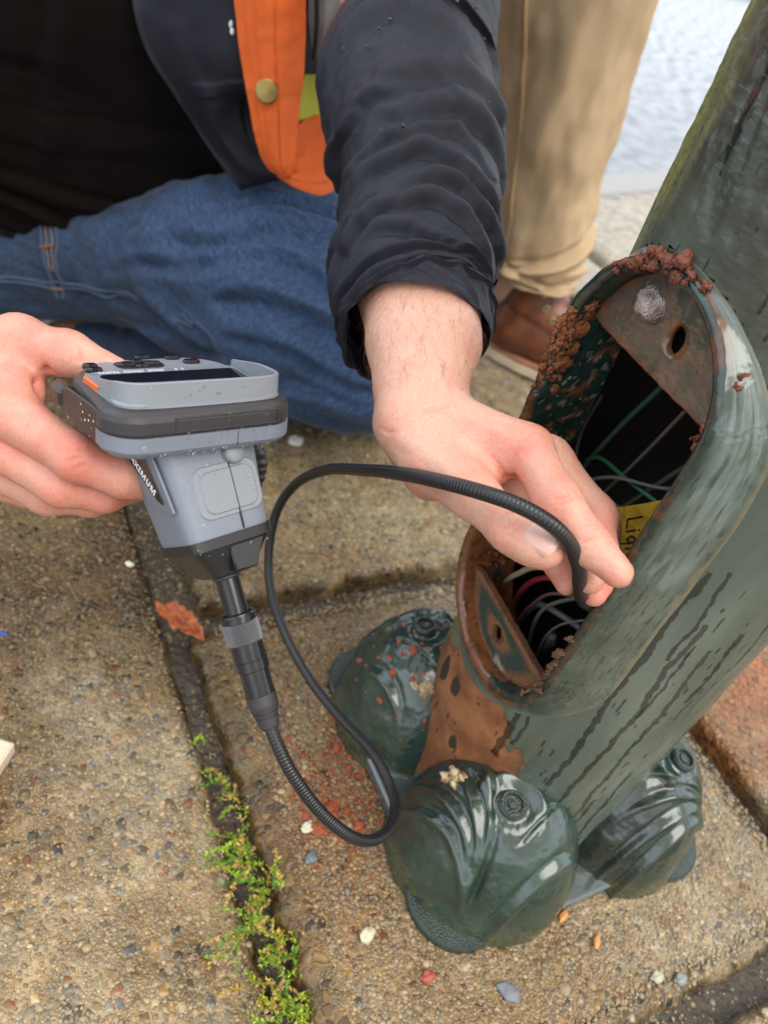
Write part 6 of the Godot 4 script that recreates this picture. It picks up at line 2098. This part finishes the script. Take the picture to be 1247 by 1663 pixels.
# ---------------------------------------------------------------- small things
func build_bits() -> void:
	tag_card()
	moss()
	# fallen leaf beside the joint
	var v := PackedVector3Array()
	var c := PackedColorArray()
	for j in 17:
		for i in 33:
			var x := i / 16.0 - 1.0
			var y := (j / 8.0 - 1.0) * (1.0 - pow(absf(x), 2.4)) * (0.85 + 0.3 * nz.get_noise_1d(x * 3.0))
			var hh := 0.006 + 0.010 * absf(y) + 0.006 * nz.get_noise_2d(x * 1.6, y * 1.6) + 0.004 * absf(x)
			v.append(Vector3(x * 0.030, hh, y * 0.014))
			c.append(Color(0.46, 0.115, 0.025).lerp(Color(0.22, 0.06, 0.02), clampf(0.4 + 1.4 * nz.get_noise_2d(x * 3.0, y * 3.0), 0, 1)))
	tag(put("dead_leaf", grid(33, 17, v, false, false, null, c), vmat(0.45), null, Transform3D(Basis(Vector3.UP, -0.35), Vector3(-0.1439, 0.0000, -0.4444) + Vector3(0, -0.010, 0))), "curled orange brown leaf lying in the paving joint below the camera", "leaf")
	for e in [[Vector3(0.2288, 0.0000, -0.2962), 0.5, "small tan seed husk nearest the base plate edge"], [Vector3(0.2557, 0.0000, -0.2858), 0.9, "small orange seed husk further out from the base plate"]]:
		var l := lump(Vector3.ZERO, Vector3(0.0058, 0.0016, 0.0026), 3.0 + e[1], 0.25, 8)
		tag(put("seed_husk", fin(l[0], l[1]), mat(Color(0.55, 0.26, 0.07), 0.5), null, Transform3D(Basis(Vector3.UP, 0.6 + e[1]), e[0] + Vector3(0, 0.0035, 0))), e[2], "seed husk")
	for e in [[Vector3(-0.1294, 0.0000, -0.7567), 0.011, Color(0.72, 0.70, 0.64), "flat white pebble on the slab behind the camera handle"], [Vector3(0.0854, 0.0000, -0.2373), 0.0062, Color(0.55, 0.52, 0.36), "pale yellow pebble left of the front foot"], [Vector3(0.1913, 0.0000, -0.2318), 0.0085, Color(0.16, 0.175, 0.19), "large blue grey pebble below the front foot"], [Vector3(0.3032, 0.0000, -0.2753), 0.0055, Color(0.42, 0.40, 0.30), "pale round pebble near the lower right joint"], [Vector3(0.3220, 0.0000, -0.2793), 0.0055, Color(0.24, 0.25, 0.25), "grey round pebble beside the pale one at lower right"], [Vector3(-0.2138, 0.0000, -0.4885), 0.0042, Color(0.70, 0.72, 0.58), "tiny white pebble left of the camera nose"], [Vector3(0.1320, 0.0000, -0.2236), 0.0055, Color(0.34, 0.08, 0.05), "red pebble under the toe of the front foot"], [Vector3(0.0319, 0.0000, -0.2765), 0.0058, Color(0.13, 0.15, 0.15), "dark slate pebble beside the cable loop"], [Vector3(0.0230, 0.0000, -0.2984), 0.006, Color(0.55, 0.52, 0.38), "cream pebble left of the cable loop"]]:
		var l := lump(Vector3.ZERO, Vector3(e[1], e[1] * 0.42, e[1] * 0.72), e[1] * 900.0, 0.25, 10)
		tag(put("pebble", fin(l[0], l[1]), bump(mat(e[2], 0.4), noise_tex(0.1, 3), 0.02, 0.02), null, Transform3D(Basis(Vector3.UP, e[1] * 700.0), e[0] + Vector3(0, 0.002, 0))), e[3], "pebble", "larger pebbles on the slabs")
	# flakes of rust fallen round the post
	var list := []
	for k in 170:
		var p: Vector3 = Vector3(0.0414, 0.0000, -0.3429)
		p = p + Vector3(rng.randfn(0, 0.028), 0, rng.randfn(0, 0.040))
		if p.dot(E2) < 0.19 or Vector2(p.x - AX.x, p.z - AX.z).length() < 0.10:
			continue
		var r := 0.0011 * exp(absf(rng.randfn(0, 0.5)))
		list.append(lump(p + Vector3(0, 0.001, 0), Vector3(r * 1.4, r * 0.6, r), k, 0.45, 5, rng.randf() * TAU))
	tag(put("rust_flakes", lumps(list, func(p): return rust(p * 1.7).lerp(Color(0.45, 0.09, 0.035), 0.55)), M.rusty), "red and orange flakes of rust scattered on the slab at the foot of the post", "rust flakes", "", "stuff")
	list = []
	var fm := foot_mesh()
	var fv: PackedVector3Array = fm.surface_get_arrays(0)[Mesh.ARRAY_VERTEX]
	var xf := Transform3D(Basis(Vector3.UP, -0.09 + 3.0 * PI / 2.0), AX) * Transform3D(Basis(), Vector3(-0.008, 0, 0.096))
	while list.size() < 95:
		var p := fv[rng.randi() % fv.size()]
		if p.y < 0.045 or p.x < -0.045 + 0.02 * rng.randfn():
			continue
		var r := 0.0008 * exp(absf(rng.randfn(0, 0.5)))
		list.append(lump(xf * p, Vector3(r * 1.3, r * 0.7, r), list.size() + 40, 0.4, 5, rng.randf() * TAU))
	tag(put("rust_flakes", lumps(list, func(p): return rust(p * 1.7).lerp(Color(0.48, 0.11, 0.06), 0.6)), M.rusty), "small red rust flakes lying on the dome of the rear left foot", "rust flakes", "", "stuff")
	# pale lichen crumbs
	for e in [[Vector3(0.0850, 0.0200, -0.3748), 0.0075, "crumbly yellow white lichen lump between the two left feet"], [Vector3(0.1070, 0.0980, -0.3176), 0.0075, "crumbly tan lichen lump on top of the front foot"], [Vector3(0.0742, 0.0900, -0.3950), 0.010, "brown lichen clump where the rear left foot meets the post"]]:
		var ls := []
		for k in 24:
			ls.append(lump(e[0] + Vector3(rng.randfn(), rng.randfn() * 0.5, rng.randfn()) * e[1] * 0.45, Vector3(1, 0.6, 1) * e[1] * rng.randf_range(0.14, 0.46), k + e[1] * 5000.0, 0.5, 6, rng.randf() * TAU))
		tag(put("lichen", lumps(ls, func(p): return Color(0.40, 0.32, 0.20).lerp(Color(0.20, 0.11, 0.05), clampf(0.4 + 2.0 * nz.get_noise_3dv(p * 70.0), 0, 1))), vmat(0.8)), e[2], "lichen")
	tag(put("wooden_stake", box(0.020, 0.014, 0.075, 0.002), bump(mat(Color(0.62, 0.52, 0.38), 0.7), noise_tex(0.03, 3), 0.05, 0.05), null, Transform3D(Basis(Vector3.UP, 0.02), Vector3(-0.2135, 0.0000, -0.2452) + Vector3(0, 0.004, 0))), "pale wooden stake end on the left slab at the photo's edge", "stake")
	var lp := lump(Vector3.ZERO, Vector3(0.0032, 0.001, 0.002), 5.0, 0.3, 6)
	tag(put("plastic_scrap", fin(lp[0], lp[1]), mat(Color(0.02, 0.09, 0.42), 0.4), null, Transform3D(Basis(), Vector3(-0.2729, 0.0000, -0.3784) + Vector3(0, -0.007, 0))), "tiny blue plastic scrap on the left slab", "scrap")


func stroke(im: Image, pts: Array, r: float) -> void:
	for i in pts.size() - 1:
		var a: Vector2 = pts[i]
		var b: Vector2 = pts[i + 1]
		var n := int(a.distance_to(b)) + 1
		for k in n + 1:
			var p := a.lerp(b, float(k) / n)
			for y in range(int(p.y - r), int(p.y + r) + 1):
				for x in range(int(p.x - r), int(p.x + r) + 1):
					if Vector2(x, y).distance_to(p) <= r and x >= 0 and y >= 0 and x < im.get_width() and y < im.get_height():
						im.set_pixel(x, y, Color(0.06, 0.055, 0.04))


func tag_card() -> void:
	# written with a marker, the words running down the card
	var n := 320
	var im := Image.create(n, n, false, Image.FORMAT_RGB8)
	for y in n:
		for x in n:
			var g := nz.get_noise_2d(x * 0.02, y * 0.02)
			var g2 := nz.get_noise_2d(x * 0.16 + 50.0, y * 0.16)
			var c := Color(0.62, 0.40, 0.02).lerp(Color(0.42, 0.24, 0.02), clampf(0.4 + g * 1.2, 0, 1))
			if g2 > 0.42:
				c = c.lerp(Color(0.10, 0.06, 0.02), 0.7)
			im.set_pixel(x, y, c.linear_to_srgb())
	var word := func(ox: float, oy: float, s: float, lines: Array):
		for l in lines:
			var w := []
			for p in l:   # letters are drawn upright, then turned to run down the card
				w.append(Vector2(ox - p.y * s, oy + p.x * s))
			stroke(im, w, 3.4)
	var V := func(x, y): return Vector2(x, y)
	# L i g h t
	word.call(118, 40, 56.0, [[V.call(0, -1), V.call(0.02, 0), V.call(0.5, 0.02)], [V.call(0.72, -0.6), V.call(0.72, 0)], [V.call(0.71, -0.85), V.call(0.73, -0.82)],
		[V.call(1.4, -0.55), V.call(1.15, -0.62), V.call(1.0, -0.35), V.call(1.15, -0.05), V.call(1.4, -0.3), V.call(1.4, -0.6), V.call(1.38, 0.4), V.call(1.1, 0.5)],
		[V.call(1.7, -1), V.call(1.7, 0), V.call(1.72, -0.4), V.call(1.95, -0.6), V.call(2.1, -0.4), V.call(2.1, 0)], [V.call(2.5, -0.95), V.call(2.5, -0.1), V.call(2.7, 0)], [V.call(2.3, -0.6), V.call(2.75, -0.6)]])
	word.call(40, 90, 56.0, [[V.call(0, -0.9), V.call(0.02, 0)], [V.call(0.6, -0.85), V.call(0.35, -0.5), V.call(0.45, -0.05), V.call(0.75, -0.1), V.call(0.85, -0.6), V.call(0.6, -0.85)]])
	word.call(230, 150, 56.0, [[V.call(0, -0.9), V.call(0.3, 0), V.call(0.6, -0.9)]])
	var m := mat(Color(1, 1, 1), 0.5)
	m.albedo_texture = ImageTexture.create_from_image(im)
	m.texture_repeat = false
	var tl: Vector3 = Vector3(0.1202, 0.3101, -0.3808)
	var tr: Vector3 = Vector3(0.1550, 0.3451, -0.3710)
	var bl: Vector3 = Vector3(0.1409, 0.2546, -0.3604)
	var b := Basis((tr - tl).normalized(), (tl - bl).normalized(), (tr - tl).cross(tl - bl).normalized())
	var w := (tr - tl).length()
	var h := (tl - bl).length()
	var v := PackedVector3Array()
	var uv := PackedVector2Array()
	for k in 2:
		for j in 9:
			for i in 9:
				var x := i / 8.0
				var y := j / 8.0
				v.append(Vector3(x * w, -y * h, 0.002 * sin(x * 3.0) - 0.0006 * k))
				uv.append(Vector2(x, y))
	var ix := PackedInt32Array()
	for k in 2:
		for j in 8:
			for i in 8:
				var a := k * 81 + j * 9 + i
				ix.append_array([a, a + 1, a + 9, a + 1, a + 10, a + 9])
	tag(put("paper_tag", fin(v, ix, uv), m, null, Transform3D(b, tl)), "yellow tag with black handwriting hanging inside the hand hole", "tag")


func moss() -> void:
	var v := PackedVector3Array()
	var ix := PackedInt32Array()
	var c := PackedColorArray()
	var r := RandomNumberGenerator.new()
	r.seed = 77
	var sprig := func(o: Vector3, d: Vector3, l: float, hue: Color, nl: int):
		var p := o
		var side := d.cross(Vector3.UP).normalized()
		for e in nl:
			var t := e / float(nl)
			var q := p + d * l / nl
			var w := side * 0.00045 * (1.0 - t * 0.6)
			var b := v.size()
			v.append_array([p + w, p - w, q - w * 0.8, q + w * 0.8])
			ix.append_array([b, b + 1, b + 2, b, b + 2, b + 3])
			for k in 4:
				c.append(hue * 0.8)
			for s in 3:
				var ld := (d * r.randf_range(0.2, 1.0) + Vector3(r.randfn(), absf(r.randfn()) * 0.6, r.randfn()) * 0.8).normalized()
				var ll := r.randf_range(0.0024, 0.0054) * (1.0 - t * 0.4)
				var lw := ld.cross(Vector3(r.randfn(), r.randfn(), r.randfn())).normalized() * ll * 0.26
				var up := Vector3(0, 0.0006, 0)
				b = v.size()
				v.append_array([q, q + ld * ll * 0.45 + lw, q + ld * ll, q + ld * ll * 0.45 - lw, q + ld * ll * 0.5 + up])
				ix.append_array([b, b + 1, b + 4, b + 1, b + 2, b + 4, b + 2, b + 3, b + 4, b + 3, b, b + 4])
				var hc := hue * r.randf_range(0.7, 1.3)
				for k in 5:
					c.append(hc)
			p = q
			d = (d + Vector3(r.randfn(), r.randfn() * 0.5 - 0.12, r.randfn()) * 0.28).normalized()
	var greens := [Color(0.22, 0.34, 0.015), Color(0.10, 0.24, 0.02), Color(0.32, 0.38, 0.03), Color(0.46, 0.31, 0.07), Color(0.36, 0.26, 0.08)]
	# clumps: place, spread, number
	for e in [[Vector3(-0.0539, 0.0000, -0.3189), 0.008, 16], [Vector3(-0.0311, 0.0000, -0.3070), 0.008, 20], [Vector3(-0.0248, 0.0000, -0.2816), 0.007, 12], [Vector3(-0.0153, 0.0000, -0.2687), 0.010, 22], [Vector3(-0.0021, 0.0000, -0.2626), 0.008, 18], [Vector3(0.0110, 0.0000, -0.2661), 0.004, 8], [Vector3(0.0065, 0.0000, -0.2470), 0.008, 16], [Vector3(0.0046, 0.0000, -0.2339), 0.012, 18], [Vector3(0.0228, 0.0000, -0.2260), 0.010, 30], [Vector3(0.0323, 0.0000, -0.2104), 0.009, 26], [Vector3(0.0279, 0.0000, -0.1845), 0.014, 34], [Vector3(0.0481, 0.0000, -0.1853), 0.012, 40], [Vector3(0.0617, 0.0000, -0.1977), 0.008, 22], [Vector3(0.0619, 0.0000, -0.1791), 0.010, 26], [Vector3(0.0790, 0.0000, -0.1848), 0.006, 14], [Vector3(-0.0815, 0.0000, -0.3464), 0.004, 5], [Vector3(0.0459, 0.0000, -0.2038), 0.008, 18]]:
		for k in int(e[2] * 0.55):
			var o: Vector3 = e[0] + Vector3(r.randfn() * e[1] * 0.6, -0.014, r.randfn() * e[1] * 0.6)
			var d := Vector3(r.randfn() - 0.55, absf(r.randfn()) * 0.4 + 0.15, r.randfn() + 0.2).normalized()
			sprig.call(o, d, r.randf_range(0.006, 0.020), greens[[0, 0, 1, 2, 2, 3, 3, 4][r.randi() % 8]], 6)
	for e in [[Vector3(0.0163, 0.0000, -0.2290), Vector3(-0.0197, -0.0000, -0.1923)], [Vector3(0.0104, 0.0000, -0.2199), Vector3(-0.0165, 0.0000, -0.1973)], [Vector3(0.0156, 0.0000, -0.2477), Vector3(0.0152, 0.0000, -0.2757)], [Vector3(-0.0041, 0.0000, -0.2480), Vector3(-0.0297, 0.0000, -0.2418)], [Vector3(-0.0193, 0.0000, -0.2639), Vector3(-0.0386, 0.0000, -0.2410)]]:
		var d: Vector3 = (e[1] - e[0])
		for k in 3:
			sprig.call(e[0] + Vector3(r.randfn() * 0.002, 0.002, r.randfn() * 0.002), (d.normalized() + Vector3(0, 0.25, 0)).normalized(), d.length(), greens[[0, 1, 3][k % 3]], 14)
	var m := vmat(0.55)
	m.backlight_enabled = true
	m.backlight = Color(0.35, 0.35, 0.1)
	tag(put("moss", fin(v, ix, null, c), m), "bright green and straw coloured moss growing in the paving joint", "moss", "", "stuff")
